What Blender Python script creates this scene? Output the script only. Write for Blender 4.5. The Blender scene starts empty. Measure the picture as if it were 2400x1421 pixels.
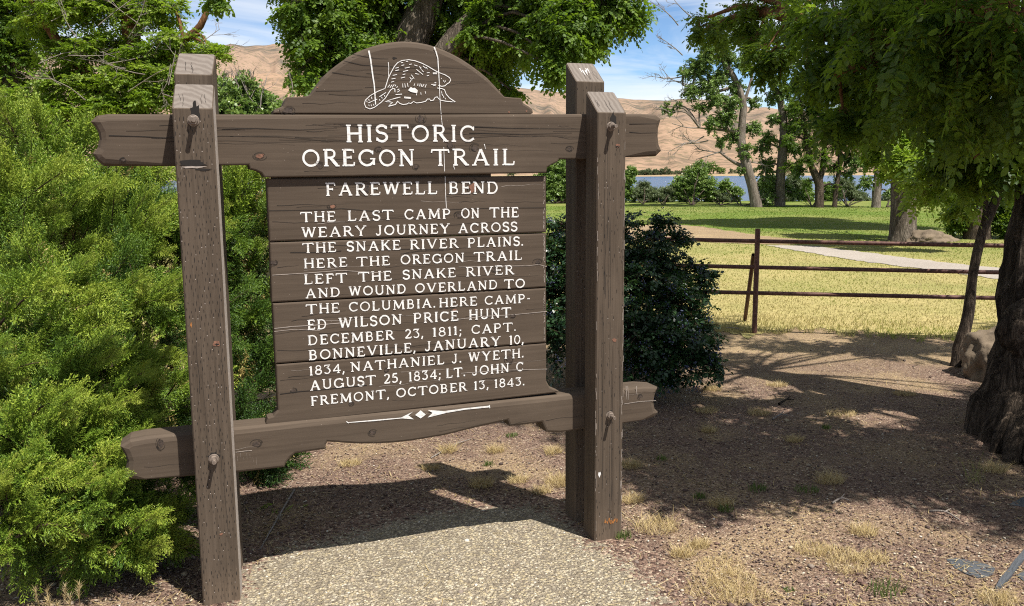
import bpy, bmesh, math, random
import numpy as np
from mathutils import Matrix, Vector, noise as mn

random.seed(7)
rng = np.random.default_rng(11)
SC = bpy.context.scene
COL = SC.collection

# ------------------------------------------------------------------ camera
W, H = 2400.0, 1421.0                     # the photograph's own pixel grid, used to survey points of the place
F = 2074.0
YAW, PITCH, ROLL = 0.348576, -0.148159, -0.0077827
CAM = np.array([0.0350, -3.5802, 1.7286])


def cam_axes():
    cy, sy, cp, sp = math.cos(YAW), math.sin(YAW), math.cos(PITCH), math.sin(PITCH)
    f = np.array([sy * cp, cy * cp, sp]); r = np.array([cy, -sy, 0.0]); u = np.cross(r, f)
    c, s = math.cos(ROLL), math.sin(ROLL)
    return np.array([c * r + s * u, -s * r + c * u, f])


M = cam_axes()


def ray(u, v):
    return M.T @ np.array([(u - W / 2) / F, -(v - H / 2) / F, 1.0])


def PD(u, v, d):                          # point at depth d
    return CAM + ray(u, v) * d


def PY(u, v, Y):                          # point on the upright plane y = Y
    d = ray(u, v); return CAM + d * ((Y - CAM[1]) / d[1])


def PZ(u, v, Z=0.0):                      # point on the level plane z = Z
    d = ray(u, v); return CAM + d * ((Z - CAM[2]) / d[2])


cd = bpy.data.cameras.new('camera'); co = bpy.data.objects.new('camera', cd); COL.objects.link(co)
cd.sensor_fit = 'HORIZONTAL'; cd.sensor_width = 36.0; cd.lens = F / W * 36.0
cd.clip_start = 0.05; cd.clip_end = 20000
mw = np.eye(4); mw[:3, 0] = M[0]; mw[:3, 1] = M[1]; mw[:3, 2] = -M[2]; mw[:3, 3] = CAM
co.matrix_world = Matrix(mw.tolist())
SC.camera = co

# ------------------------------------------------------------------ light
SUND = np.array([-0.235, 0.455, -1.0])    # travel of the sunlight, read off the sign's own shadow
EL = math.atan2(1.0, math.hypot(SUND[0], SUND[1])); AZ = math.atan2(-SUND[0], -SUND[1])
sd = bpy.data.lights.new('sun', 'SUN'); so = bpy.data.objects.new('sun', sd); COL.objects.link(so)
sd.energy = 5.0; sd.angle = math.radians(0.55); sd.color = (1.0, 0.955, 0.885)
so.rotation_euler = Vector(SUND.tolist()).to_track_quat('-Z', 'Y').to_euler()
so.location = (3, -6, 12)

world = bpy.data.worlds.new('World'); SC.world = world; world.use_nodes = True
wt = world.node_tree; wt.nodes.clear()


def node(nt, typ, **kw):
    n = nt.nodes.new(typ)
    for k, v in kw.items():
        if k in n.inputs and not hasattr(n, k):
            n.inputs[k].default_value = v
        elif hasattr(n, k):
            setattr(n, k, v)
        else:
            n.inputs[k].default_value = v
    return n


def setin(n, **kw):
    for k, v in kw.items():
        n.inputs[k.replace('_', ' ')].default_value = v
    return n


def ramp(nt, fac, stops):
    n = nt.nodes.new('ShaderNodeValToRGB'); e = n.color_ramp.elements
    while len(e) < len(stops): e.new(0.5)
    for el, (p, c) in zip(e, stops):
        el.position = p; el.color = (*c, 1.0) if len(c) == 3 else c
    nt.links.new(fac, n.inputs['Fac']); return n.outputs['Color']


def mixc(nt, fac, a, b, mode='MIX'):
    n = nt.nodes.new('ShaderNodeMix'); n.data_type = 'RGBA'; n.blend_type = mode
    for s, x in ((n.inputs[0], fac), (n.inputs[6], a), (n.inputs[7], b)):
        if isinstance(x, (int, float)): s.default_value = x
        elif isinstance(x, tuple): s.default_value = (*x, 1.0)
        else: nt.links.new(x, s)
    return n.outputs[2]


def mth(nt, op, a, b=0.0, clamp=False):
    n = nt.nodes.new('ShaderNodeMath'); n.operation = op; n.use_clamp = clamp
    for s, x in ((n.inputs[0], a), (n.inputs[1], b)):
        if isinstance(x, (int, float)): s.default_value = x
        else: nt.links.new(x, s)
    return n.outputs[0]


def noise_tex(nt, vec, scale, detail=4.0, rough=0.55, dist=0.0):
    n = nt.nodes.new('ShaderNodeTexNoise'); setin(n, Scale=scale, Detail=detail, Roughness=rough, Distortion=dist)
    if vec is not None: nt.links.new(vec, n.inputs['Vector'])
    return n.outputs['Fac']


def mapping(nt, vec, scale=(1, 1, 1), rot=(0, 0, 0), loc=(0, 0, 0)):
    n = nt.nodes.new('ShaderNodeMapping')
    n.inputs['Scale'].default_value = scale; n.inputs['Rotation'].default_value = rot; n.inputs['Location'].default_value = loc
    nt.links.new(vec, n.inputs['Vector']); return n.outputs['Vector']


sky = wt.nodes.new('ShaderNodeTexSky'); sky.sky_type = 'NISHITA'; sky.sun_disc = False
sky.sun_elevation = EL; sky.sun_rotation = AZ; sky.altitude = 700; sky.air_density = 1.0; sky.dust_density = 0.35; sky.ozone_density = 2.2
tc = wt.nodes.new('ShaderNodeTexCoord')
v = mapping(wt, tc.outputs['Generated'], (2.2, 2.2, 15.0), (0.10, 0.13, 0.5))
cl = noise_tex(wt, v, 1.25, 9.0, 0.56, 0.9)
cloud = ramp(wt, cl, [(0.40, (0, 0, 0)), (0.55, (.5, .5, .5)), (0.70, (.9, .9, .9))])
skyc = mixc(wt, 1.0, sky.outputs['Color'], (0.80, 0.95, 1.14), 'MULTIPLY')
sx = wt.nodes.new('ShaderNodeSeparateXYZ'); wt.links.new(tc.outputs['Generated'], sx.inputs[0])
low = mth(wt, 'SUBTRACT', 2.0, mth(wt, 'MULTIPLY', sx.outputs['Z'], 3.2)); low = mth(wt, 'MAXIMUM', low, .42)
cb = wt.nodes.new('ShaderNodeCombineColor')
for k in range(3): wt.links.new(low, cb.inputs[k])
skyc = mixc(wt, 1.0, skyc, cb.outputs[0], 'MULTIPLY')
col = mixc(wt, cloud, skyc, (12.5, 12.8, 13.2))
bg = wt.nodes.new('ShaderNodeBackground'); bg.inputs['Strength'].default_value = 0.052
wo = wt.nodes.new('ShaderNodeOutputWorld')
wt.links.new(col, bg.inputs['Color']); wt.links.new(bg.outputs[0], wo.inputs['Surface'])

SC.view_settings.view_transform = 'Standard'; SC.view_settings.look = 'None'
SC.view_settings.exposure = 0.68; SC.view_settings.gamma = 1.0; SC.view_settings.use_curve_mapping = False
SC.render.engine = 'CYCLES'
SC.cycles.max_bounces = 7; SC.cycles.diffuse_bounces = 3; SC.cycles.transmission_bounces = 4; SC.cycles.use_denoising = False; SC.cycles.filter_width = 1.1

# ------------------------------------------------------------------ materials


def new_mat(name):
    m = bpy.data.materials.new(name); m.use_nodes = True; nt = m.node_tree; nt.nodes.clear()
    out = nt.nodes.new('ShaderNodeOutputMaterial'); b = nt.nodes.new('ShaderNodeBsdfPrincipled')
    nt.links.new(b.outputs[0], out.inputs['Surface']); return m, nt, b, out


def bump(nt, b, h, strength=0.4, dist=0.01):
    n = nt.nodes.new('ShaderNodeBump'); setin(n, Strength=strength, Distance=dist)
    nt.links.new(h, n.inputs['Height']); nt.links.new(n.outputs[0], b.inputs['Normal'])


def plain(name, c, rough=0.7, nscale=None, var=0.25, bumpd=0.0, metal=0.0):
    m, nt, b, o = new_mat(name); setin(b, Roughness=rough, Metallic=metal)
    if nscale:
        t = nt.nodes.new('ShaderNodeTexCoord'); f = noise_tex(nt, t.outputs['Object'], nscale, 6)
        lo = tuple(x * (1 - var) for x in c); hi = tuple(x * (1 + var) for x in c)
        nt.links.new(ramp(nt, f, [(0.3, lo), (0.7, hi)]), b.inputs['Base Color'])
        if bumpd: bump(nt, b, f, 0.5, bumpd)
    else: b.inputs['Base Color'].default_value = (*c, 1)
    return m


def wood(name, axis, lo, hi, fine=1.0, bstr=0.22, bdist=0.002):
    m, nt, b, o = new_mat(name); setin(b, Roughness=0.8)
    b.inputs['Specular IOR Level'].default_value = 0.15
    t = nt.nodes.new('ShaderNodeTexCoord').outputs['Object']
    sc = [34.0 * fine] * 3; sc[axis] = 1.1
    f1 = noise_tex(nt, mapping(nt, t, tuple(sc)), 1.6, 7, 0.62, 0.25)
    sc2 = [150.0 * fine] * 3; sc2[axis] = 3.5
    f2 = noise_tex(nt, mapping(nt, t, tuple(sc2)), 1.0, 3, 0.5)
    f3 = noise_tex(nt, t, 3.1, 5, 0.6)
    c = ramp(nt, f1, [(0.30, lo), (0.62, hi)])
    c = mixc(nt, mth(nt, 'MULTIPLY', f2, 0.35), c, tuple(x * 0.72 for x in lo))
    worn = ramp(nt, f3, [(0.52, (0, 0, 0)), (0.75, (1, 1, 1))])
    c = mixc(nt, mth(nt, 'MULTIPLY', worn, 0.30), c, (hi[0] * 1.30, hi[1] * 1.30, hi[2] * 1.28))
    # small flecks of lost paint and bird lime
    vt = nt.nodes.new('ShaderNodeTexVoronoi'); vt.inputs['Scale'].default_value = 34.0; nt.links.new(t, vt.inputs['Vector'])
    fl = mth(nt, 'LESS_THAN', vt.outputs['Distance'], 0.045)
    c = mixc(nt, mth(nt, 'MULTIPLY', fl, 0.45), c, (.42, .36, .30))
    if axis == 2:
        sz = nt.nodes.new('ShaderNodeSeparateXYZ'); nt.links.new(t, sz.inputs[0])
        dm = mth(nt, 'MULTIPLY', mth(nt, 'SUBTRACT', .34, mth(nt, 'ADD', sz.outputs['Z'], mth(nt, 'MULTIPLY', f3, .35))), 5.0, True)
        c = mixc(nt, mth(nt, 'MULTIPLY', dm, mth(nt, 'MULTIPLY', f1, .9)), c, (.20, .145, .10))
    nt.links.new(c, b.inputs['Base Color'])
    bump(nt, b, mth(nt, 'ADD', f1, mth(nt, 'MULTIPLY', f2, 0.5)), bstr, bdist)
    return m


def endgrain():
    m, nt, b, o = new_mat('end_grain'); setin(b, Roughness=0.85)
    t = nt.nodes.new('ShaderNodeTexCoord').outputs['Object']
    w = nt.nodes.new('ShaderNodeTexWave'); w.wave_type = 'RINGS'; w.rings_direction = 'Y'
    setin(w, Scale=15.0, Distortion=5.0, Detail=4.0); w.inputs['Detail Scale'].default_value = 1.5
    nt.links.new(mapping(nt, t, (1, 1, 1), (0, 0, 0), (-0.03, 0, -1.90)), w.inputs['Vector'])
    f = noise_tex(nt, t, 60, 4)
    c = ramp(nt, w.outputs['Fac'], [(0.15, (.132, .107, .089)), (0.8, (.180, .152, .129))])  # grain rings; sun catching the cut tops is put into the lighter tone
    c = mixc(nt, mth(nt, 'MULTIPLY', f, 0.4), c, (.15, .125, .105))
    nt.links.new(c, b.inputs['Base Color']); bump(nt, b, w.outputs['Fac'], 0.5, 0.002); return m


BR_LO, BR_HI = (.073, .054, .039), (.104, .078, .057)
M_BEAM = wood('brown_painted_plank', 0, BR_LO, BR_HI)
M_POST = wood('brown_painted_post', 2, (.066, .049, .035), (.115, .087, .064), 1.0, 0.7, 0.004)
M_END = endgrain()
M_CRACK = plain('open_crack', (.012, .009, .007), 0.9)
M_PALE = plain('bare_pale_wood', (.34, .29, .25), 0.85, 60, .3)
M_RUSTW = plain('rusty_knot', (.19, .09, .055), 0.8, 70, .5)
M_KNOT = plain('dark_knot', (.052, .036, .027), 0.8, 90, .6, .003)
M_STEEL = plain('weathered_steel', (.19, .15, .12), 0.6, 90, .35, .001, 0.3)
M_RUST = plain('rusted_pipe', (.105, .047, .036), 0.62, 34, .5, .002, 0.25)
M_ORANGE = plain('orange_mark', (.33, .13, .03), 0.8, 120, .5)


def white_paint():
    m, nt, b, o = new_mat('white_sign_paint'); setin(b, Roughness=0.6)
    t = nt.nodes.new('ShaderNodeTexCoord').outputs['Object']
    f = noise_tex(nt, mapping(nt, t, (40, 40, 130)), 1.0, 5, .65)
    c = ramp(nt, f, [(0.30, (.36, .33, .30)), (0.46, (.74, .72, .69)), (1.0, (.84, .83, .81))])
    nt.links.new(c, b.inputs['Base Color']); bump(nt, b, f, .3, .002); return m


M_WHITE = white_paint()


def leaf_mat(name, cols, trans=0.35, tcol=(.30, .42, .05), rough=0.5, spec=0.35):
    m, nt, b, o = new_mat(name); setin(b, Roughness=rough); b.inputs['Specular IOR Level'].default_value = spec
    a = nt.nodes.new('ShaderNodeAttribute'); a.attribute_name = 'tint'
    n = len(cols)
    c = ramp(nt, a.outputs['Fac'], [(i / (n - 1), x) for i, x in enumerate(cols)])
    nt.links.new(c, b.inputs['Base Color'])
    if trans > 0:
        tr = nt.nodes.new('ShaderNodeBsdfTranslucent'); nt.links.new(mixc(nt, 0.55, c, tcol), tr.inputs['Color'])
        mx = nt.nodes.new('ShaderNodeMixShader'); mx.inputs[0].default_value = trans
        nt.links.new(b.outputs[0], mx.inputs[1]); nt.links.new(tr.outputs[0], mx.inputs[2]); nt.links.new(mx.outputs[0], o.inputs['Surface'])
    return m


M_JUN = leaf_mat('juniper_scale_leaf', [(.012, .032, .009), (.048, .105, .016), (.155, .250, .024), (.36, .43, .055), (.36, .27, .10)], .08, (.32, .46, .03), .5, .3)  # darkest stops put the shade between inner sprays into leaf colour
M_LOC = leaf_mat('locust_leaf', [(.028, .066, .012), (.082, .150, .018), (.165, .255, .028), (.28, .35, .045)], .42, (.30, .48, .02))
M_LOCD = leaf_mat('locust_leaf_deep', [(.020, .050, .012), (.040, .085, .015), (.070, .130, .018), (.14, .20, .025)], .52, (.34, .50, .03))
M_COT = leaf_mat('cottonwood_leaf', [(.055, .105, .030), (.13, .21, .050), (.23, .33, .085), (.33, .41, .14)], .36, (.28, .42, .06), .4, .5)
M_WIL = leaf_mat('willow_leaf', [(.080, .115, .055), (.15, .19, .095), (.22, .26, .14)], .3, (.25, .32, .1))
M_HOLLY = leaf_mat('holly_leaf', [(.008, .026, .012), (.016, .044, .017), (.032, .075, .020), (.07, .045, .02)], .12, (.1, .2, .02), .38, .5)
M_GRASS = leaf_mat('lawn_blade', [(.38, .305, .14), (.45, .38, .19), (.32, .34, .09), (.15, .23, .03), (.09, .18, .02)], .5, (.35, .36, .06), .6, .25)
M_STRAW = leaf_mat('dry_straw', [(.18, .125, .055), (.36, .27, .12), (.52, .40, .19), (.62, .52, .33)], .18, (.5, .38, .15), .6, .3)
M_WEED = leaf_mat('weed_leaf', [(.045, .08, .022), (.09, .13, .032), (.20, .23, .07)], .3, (.25, .36, .06))
M_PEB = leaf_mat('pebble_stone', [(.05, .036, .032), (.13, .075, .058), (.20, .16, .13), (.42, .34, .22), (.55, .50, .42)], 0.0, rough=.8)
M_BERRY = plain('blue_berry', (.045, .055, .11), 0.45, 60, .3)


def bark(name, lo, hi, scale=9.0, stretch=0.22, d=0.03):
    m, nt, b, o = new_mat(name); setin(b, Roughness=0.9); b.inputs['Specular IOR Level'].default_value = 0.15
    t = nt.nodes.new('ShaderNodeTexCoord').outputs['Object']
    v = mapping(nt, t, (1, 1, stretch))
    f = noise_tex(nt, v, scale, 8, .62, .6)
    g = noise_tex(nt, mapping(nt, t, (1, 1, stretch * .7)), scale * 1.5, 6, .6, 1.2)
    rd = mth(nt, 'MULTIPLY', mth(nt, 'ABSOLUTE', mth(nt, 'SUBTRACT', g, .5)), 5.0, True)
    h = mth(nt, 'ADD', mth(nt, 'MULTIPLY', f, .75), mth(nt, 'MULTIPLY', rd, .5))
    nt.links.new(ramp(nt, h, [(0.35, lo), (0.85, hi)]), b.inputs['Base Color'])
    bump(nt, b, h, .9, d); return m


M_BARKG = bark('grey_bark', (.07, .055, .041), (.23, .19, .15), 7, .18, .05)
M_BARKD = bark('dark_bark', (.034, .025, .018), (.20, .15, .11), 15, .16, .06)
M_BARKP = bark('pale_bark', (.11, .088, .070), (.30, .255, .21), 9, .2, .03)
M_BARKO = bark('orange_bark', (.09, .045, .020), (.26, .13, .06), 18, .25, .01)
M_TWIG = bark('dead_twig', (.17, .145, .125), (.34, .30, .27), 30, .3, .004)
M_STEM = bark('juniper_stem', (.05, .034, .024), (.15, .10, .07), 40, .2, .006)


def rock_mat(name, lo, hi, sc=6):
    m, nt, b, o = new_mat(name); setin(b, Roughness=0.9)
    t = nt.nodes.new('ShaderNodeTexCoord').outputs['Object']
    f = noise_tex(nt, t, sc, 9, .65); g = noise_tex(nt, t, sc * .35, 4)
    c = ramp(nt, f, [(.3, lo), (.7, hi)])
    c = mixc(nt, mth(nt, 'MULTIPLY', g, .5), c, (.30, .22, .13))
    nt.links.new(c, b.inputs['Base Color']); bump(nt, b, f, .8, .03); return m


M_ROCK = rock_mat('brown_rock', (.05, .037, .028), (.17, .13, .092))
M_ROCKG = rock_mat('grey_rock', (.14, .125, .11), (.34, .31, .28), 4)


def pebbled(name, cols, scale, bstr, bdist, patch=None, fine=None, worn=None):
    m, nt, b, o = new_mat(name); setin(b, Roughness=0.88); b.inputs['Specular IOR Level'].default_value = 0.2
    t = nt.nodes.new('ShaderNodeTexCoord').outputs['Object']
    vo = nt.nodes.new('ShaderNodeTexVoronoi'); vo.inputs['Scale'].default_value = scale; nt.links.new(t, vo.inputs['Vector'])
    sep = nt.nodes.new('ShaderNodeSeparateColor'); nt.links.new(vo.outputs['Color'], sep.inputs[0])
    n = len(cols)
    c = ramp(nt, sep.outputs[0], [(i / (n - 1), x) for i, x in enumerate(cols)])
    vo2 = nt.nodes.new('ShaderNodeTexVoronoi'); vo2.inputs['Scale'].default_value = scale * 2.3; nt.links.new(t, vo2.inputs['Vector'])
    sep2 = nt.nodes.new('ShaderNodeSeparateColor'); nt.links.new(vo2.outputs['Color'], sep2.inputs[0])
    c2 = ramp(nt, sep2.outputs[1], [(i / (n - 1), tuple(y * .9 for y in x)) for i, x in enumerate(cols)])
    sel = mth(nt, 'GREATER_THAN', sep.outputs[1], .55)
    c = mixc(nt, sel, c, c2)
    if fine:
        gap = ramp(nt, vo.outputs['Distance'], [(.42, (0, 0, 0)), (.62, (1, 1, 1))])
        c = mixc(nt, mth(nt, 'MULTIPLY', gap, .8), c, fine)
    big = noise_tex(nt, t, 1.3, 6, .62)
    if patch:
        pm = ramp(nt, big, [(.47, (0, 0, 0)), (.66, (1, 1, 1))])
        hf = noise_tex(nt, t, 70, 3, .7)
        pm = mth(nt, 'MULTIPLY', pm, ramp(nt, hf, [(.4, (0, 0, 0)), (.58, (1, 1, 1))]))
        c = mixc(nt, mth(nt, 'MULTIPLY', pm, .75), c, patch)
    if patch:
        sx = nt.nodes.new('ShaderNodeSeparateXYZ'); nt.links.new(t, sx.inputs[0])
        far = mth(nt, 'MULTIPLY', mth(nt, 'SUBTRACT', mth(nt, 'ADD', sx.outputs['Y'], mth(nt, 'MULTIPLY', big, 3.0)), 3.3), .55, True)
        st = noise_tex(nt, mapping(nt, t, (1, 1, 1)), 120, 4, .75); st2 = noise_tex(nt, mapping(nt, t, (22, 160, 1), (0, 0, .6)), 1.0, 3, .6)
        sm = mth(nt, 'MULTIPLY', far, ramp(nt, mth(nt, 'ADD', mth(nt, 'MULTIPLY', st, .6), mth(nt, 'MULTIPLY', st2, .4)), [(.44, (0, 0, 0)), (.56, (1, 1, 1))]))
        c = mixc(nt, mth(nt, 'MULTIPLY', sm, .85), c, (.52, .39, .20))
    c = mixc(nt, mth(nt, 'MULTIPLY', ramp(nt, noise_tex(nt, t, .6, 5, .6), [(.35, (1, 1, 1)), (.6, (0, 0, 0))]), .3), c, tuple(x * .55 for x in cols[1]))
    if worn:                              # dirt trodden over the slab towards its edge
        at = nt.nodes.new('ShaderNodeAttribute'); at.attribute_name = 'wear'
        nz = mth(nt, 'ADD', mth(nt, 'MULTIPLY', noise_tex(nt, t, 9, 6, .7), .7), mth(nt, 'MULTIPLY', sep.outputs[2], .3))
        k = mth(nt, 'GREATER_THAN', mth(nt, 'ADD', at.outputs['Fac'], mth(nt, 'MULTIPLY', mth(nt, 'SUBTRACT', nz, .5), 1.5)), .42)
        c = mixc(nt, k, ramp(nt, sep.outputs[0], [(i / (len(worn) - 1), x) for i, x in enumerate(worn)]), c)
    nt.links.new(c, b.inputs['Base Color'])
    hgt = mth(nt, 'ADD', mth(nt, 'MULTIPLY', vo.outputs['Distance'], -1.0), mth(nt, 'MULTIPLY', vo2.outputs['Distance'], -.5))
    bump(nt, b, hgt, bstr, bdist); return m


DIRT_COLS = [(.055, .033, .026), (.170, .106, .078), (.285, .190, .140), (.115, .072, .054), (.48, .37, .27)]
M_DIRT = pebbled('red_brown_gravelly_dirt', DIRT_COLS, 85, .9, .012, (.46, .34, .18))
M_PAVE = pebbled('exposed_aggregate', [(.16, .128, .090), (.33, .275, .19), (.49, .405, .25), (.56, .50, .38), (.235, .185, .135)], 68, 1.0, .012, None, (.18, .15, .115), DIRT_COLS)
M_PATH = pebbled('pale_gravel_path', [(.27, .235, .20), (.36, .315, .27), (.43, .385, .33)], 60, .5, .006)


def lawn_mat():
    m, nt, b, o = new_mat('lawn_turf'); setin(b, Roughness=0.9); b.inputs['Specular IOR Level'].default_value = 0.1
    t = nt.nodes.new('ShaderNodeTexCoord').outputs['Object']
    d = nt.nodes.new('ShaderNodeVectorMath'); d.operation = 'DISTANCE'; nt.links.new(t, d.inputs[0]); d.inputs[1].default_value = tuple(CAM)
    big = noise_tex(nt, t, .22, 6, .6); mid = noise_tex(nt, t, 1.1, 5, .6); fi = noise_tex(nt, t, 14, 5, .7)
    far = mth(nt, 'MULTIPLY', mth(nt, 'SUBTRACT', d.outputs['Value'], 15.0), .085, True)
    g = mth(nt, 'ADD', mth(nt, 'MULTIPLY', far, .75), mth(nt, 'MULTIPLY', mth(nt, 'SUBTRACT', mth(nt, 'ADD', big, mth(nt, 'MULTIPLY', mid, .6)), .71), 1.5), True)
    dry = ramp(nt, fi, [(.3, (.26, .21, .085)), (.7, (.46, .385, .17))])
    grn = ramp(nt, fi, [(.3, (.060, .105, .016)), (.7, (.17, .22, .042))])
    nt.links.new(mixc(nt, g, dry, grn), b.inputs['Base Color']); bump(nt, b, fi, .8, .03); return m


M_LAWN = lawn_mat()


def hill_mat(name, base, dark, sc):
    m, nt, b, o = new_mat(name); setin(b, Roughness=0.95); b.inputs['Specular IOR Level'].default_value = 0.05
    t = nt.nodes.new('ShaderNodeTexCoord').outputs['Object']
    f = noise_tex(nt, mapping(nt, t, (1, 1, 1.6)), sc, 10, .66, .4); g = noise_tex(nt, t, sc * 6, 6, .7)
    v = mth(nt, 'ADD', mth(nt, 'MULTIPLY', f, .6), mth(nt, 'MULTIPLY', g, .5))
    c = ramp(nt, v, [(.46, dark), (.575, base), (.72, tuple(x * 1.15 for x in base))])
    vo = nt.nodes.new('ShaderNodeTexVoronoi'); vo.inputs['Scale'].default_value = .085; nt.links.new(t, vo.inputs['Vector'])
    c = mixc(nt, mth(nt, 'MULTIPLY', mth(nt, 'LESS_THAN', vo.outputs['Distance'], .30), .6), c, (.12, .11, .06))
    nt.links.new(c, b.inputs['Base Color']); bump(nt, b, v, .5, 8.0); return m


M_HILLF = hill_mat('dry_far_slope', (.275, .193, .138), (.115, .098, .078), .0045)
M_HILLN = hill_mat('dry_near_slope', (.305, .205, .138), (.165, .122, .084), .008)


def water():
    m, nt, b, o = new_mat('lake_water'); b.inputs['Base Color'].default_value = (.03, .11, .23, 1); setin(b, Roughness=.16)
    t = nt.nodes.new('ShaderNodeTexCoord').outputs['Object']
    f = noise_tex(nt, mapping(nt, t, (1, 1, 1)), .9, 5, .6)
    bump(nt, b, f, 1.0, 1.1); return m


M_WATER = water()
M_FABRIC = plain('grey_weed_fabric', (.060, .066, .075), 0.8, 220, .45, .002)

# ------------------------------------------------------------------ mesh helpers


def link(o, parent=None):
    COL.objects.link(o)
    if parent is not None: o.parent = parent
    return o


def empty(name, loc=(0, 0, 0)):
    o = bpy.data.objects.new(name, None); o.empty_display_size = .2; o.location = loc; COL.objects.link(o); return o


def tag(o, label=None, cat=None, group=None, kind=None):
    if label: o['label'] = label
    if cat: o['category'] = cat
    if group: o['group'] = group
    if kind: o['kind'] = kind
    return o


def np_mesh(name, V, Fc, mats, parent=None, tint=None, midx=None, smooth=False, origin=(0, 0, 0)):
    """V (n,3); Fc (m,k) array of equal sided faces."""
    V = np.asarray(V, np.float32) - np.asarray(origin, np.float32); Fc = np.asarray(Fc, np.int32)
    me = bpy.data.meshes.new(name); m, k = Fc.shape
    me.vertices.add(len(V)); me.vertices.foreach_set('co', V.ravel())
    me.loops.add(m * k); me.loops.foreach_set('vertex_index', Fc.ravel())
    me.polygons.add(m); me.polygons.foreach_set('loop_start', np.arange(0, m * k, k, dtype=np.int32))
    me.polygons.foreach_set('loop_total', np.full(m, k, np.int32))
    if smooth: me.polygons.foreach_set('use_smooth', np.ones(m, bool))
    for x in (mats if isinstance(mats, (list, tuple)) else [mats]): me.materials.append(x)
    if midx is not None: me.polygons.foreach_set('material_index', np.asarray(midx, np.int32))
    if tint is not None:
        a = me.attributes.new('tint', 'FLOAT', 'FACE'); a.data.foreach_set('value', np.asarray(tint, np.float32))
    me.update(calc_edges=True)
    o = bpy.data.objects.new(name, me); link(o, parent)
    if parent is None or any(origin): o.location = origin
    return o


class MB:
    """collects polygons of any size, built into ONE mesh object"""
    def __init__(s): s.v = []; s.f = []; s.m = []; s.sm = []

    def add(s, verts, faces, mat=0, smooth=False):
        b = len(s.v); s.v += [tuple(float(c) for c in x) for x in verts]
        s.f += [tuple(i + b for i in f) for f in faces]; s.m += [mat] * len(faces); s.sm += [smooth] * len(faces)

    def box(s, x0, x1, y0, y1, z0, z1, mat=0):
        v = [(x, y, z) for z in (z0, z1) for y in (y0, y1) for x in (x0, x1)]
        s.add(v, [(0, 2, 3, 1), (4, 5, 7, 6), (0, 1, 5, 4), (2, 6, 7, 3), (0, 4, 6, 2), (1, 3, 7, 5)], mat)

    def build(s, name, mats, parent=None, bevel=0.0, segs=2):
        me = bpy.data.meshes.new(name); me.from_pydata(s.v, [], s.f)
        for x in (mats if isinstance(mats, (list, tuple)) else [mats]): me.materials.append(x)
        me.polygons.foreach_set('material_index', s.m); me.polygons.foreach_set('use_smooth', s.sm)
        me.update(); o = bpy.data.objects.new(name, me); link(o, parent); return o


def ribbon(mb, pts, w, y, mat=0, w1=None):
    """flat ribbon on an upright plane y=const; pts in (x,z)"""
    P = np.asarray(pts, float); n = len(P)
    if n < 2: return
    T = np.zeros_like(P); T[1:-1] = P[2:] - P[:-2]; T[0] = P[1] - P[0]; T[-1] = P[-1] - P[-2]
    T /= (np.linalg.norm(T, axis=1)[:, None] + 1e-12)
    Nn = np.stack([-T[:, 1], T[:, 0]], 1)
    ww = np.full(n, w) if w1 is None else np.linspace(w, w1, n)
    # widen at bends so that the stroke keeps its breadth
    for i in range(1, n - 1):
        a = P[i] - P[i - 1]; b = P[i + 1] - P[i]
        c = np.dot(a, b) / (np.linalg.norm(a) * np.linalg.norm(b) + 1e-12)
        ww[i] *= min(1.5, 1 / max(.6, math.sqrt(max(0, (1 + c) / 2))))
    A = P + Nn * ww[:, None] / 2; B = P - Nn * ww[:, None] / 2
    v = [(p[0], y, p[1]) for p in A] + [(p[0], y, p[1]) for p in B]
    mb.add(v, [(i, i + 1, n + i + 1, n + i) for i in range(n - 1)], mat)


def blob(mb, cx, cz, rx, rz, y, mat, n=14, jag=.3):
    v = [(cx, y, cz)]
    for i in range(n):
        a = 2 * math.pi * i / n; r = 1 + random.uniform(-jag, jag)
        v.append((cx + rx * r * math.cos(a), y, cz + rz * r * math.sin(a)))
    mb.add(v, [(0, 1 + i, 1 + (i + 1) % n) for i in range(n)], mat)


def plank(mb, outline, y0, y1, ch=.006, chd=None, mat=0):
    """outline in (x,z) of an upright plank, its front edges eased by a chamfer; ch may be a list, one per point"""
    P = np.asarray(outline, float); n = len(P)
    area = 0.5 * np.sum(P[:, 0] * np.roll(P[:, 1], -1) - np.roll(P[:, 0], -1) * P[:, 1])
    if area < 0: P = P[::-1]; ch = ch[::-1] if isinstance(ch, (list, tuple)) else ch
    c = np.full(n, ch) if not isinstance(ch, (list, tuple, np.ndarray)) else np.asarray(ch, float)
    chd = c * .8 if chd is None else np.full(n, chd)
    Pm, Pp = np.roll(P, 1, 0), np.roll(P, -1, 0)
    e1 = P - Pm; e2 = Pp - P; e1 /= np.linalg.norm(e1, axis=1)[:, None]; e2 /= np.linalg.norm(e2, axis=1)[:, None]
    n1 = np.stack([-e1[:, 1], e1[:, 0]], 1); n2 = np.stack([-e2[:, 1], e2[:, 0]], 1)
    b = n1 + n2; b /= np.maximum(np.linalg.norm(b, axis=1), .3)[:, None]
    k = c / np.maximum((b * n1).sum(1), .5)
    I = P + b * k[:, None]; J = P + b * (k * .35)[:, None]
    v = [(p[0], y0, p[1]) for p in I] + [(p[0], y0 + d * .3, p[1]) for p, d in zip(J, chd)] + [(p[0], y0 + d, p[1]) for p, d in zip(P, chd)] + [(p[0], y1, p[1]) for p in P]
    mb.add(v[:n], [tuple(range(n))], mat)
    fs = []
    q = lambda a, i: a * n + i % n
    for r in range(3):
        fs += [(q(r, i), q(r + 1, i), q(r + 1, i + 1), q(r, i + 1)) for i in range(n)]
    fs.append(tuple(q(3, i) for i in range(n))[::-1])
    mb.add(v, fs, mat)


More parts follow.
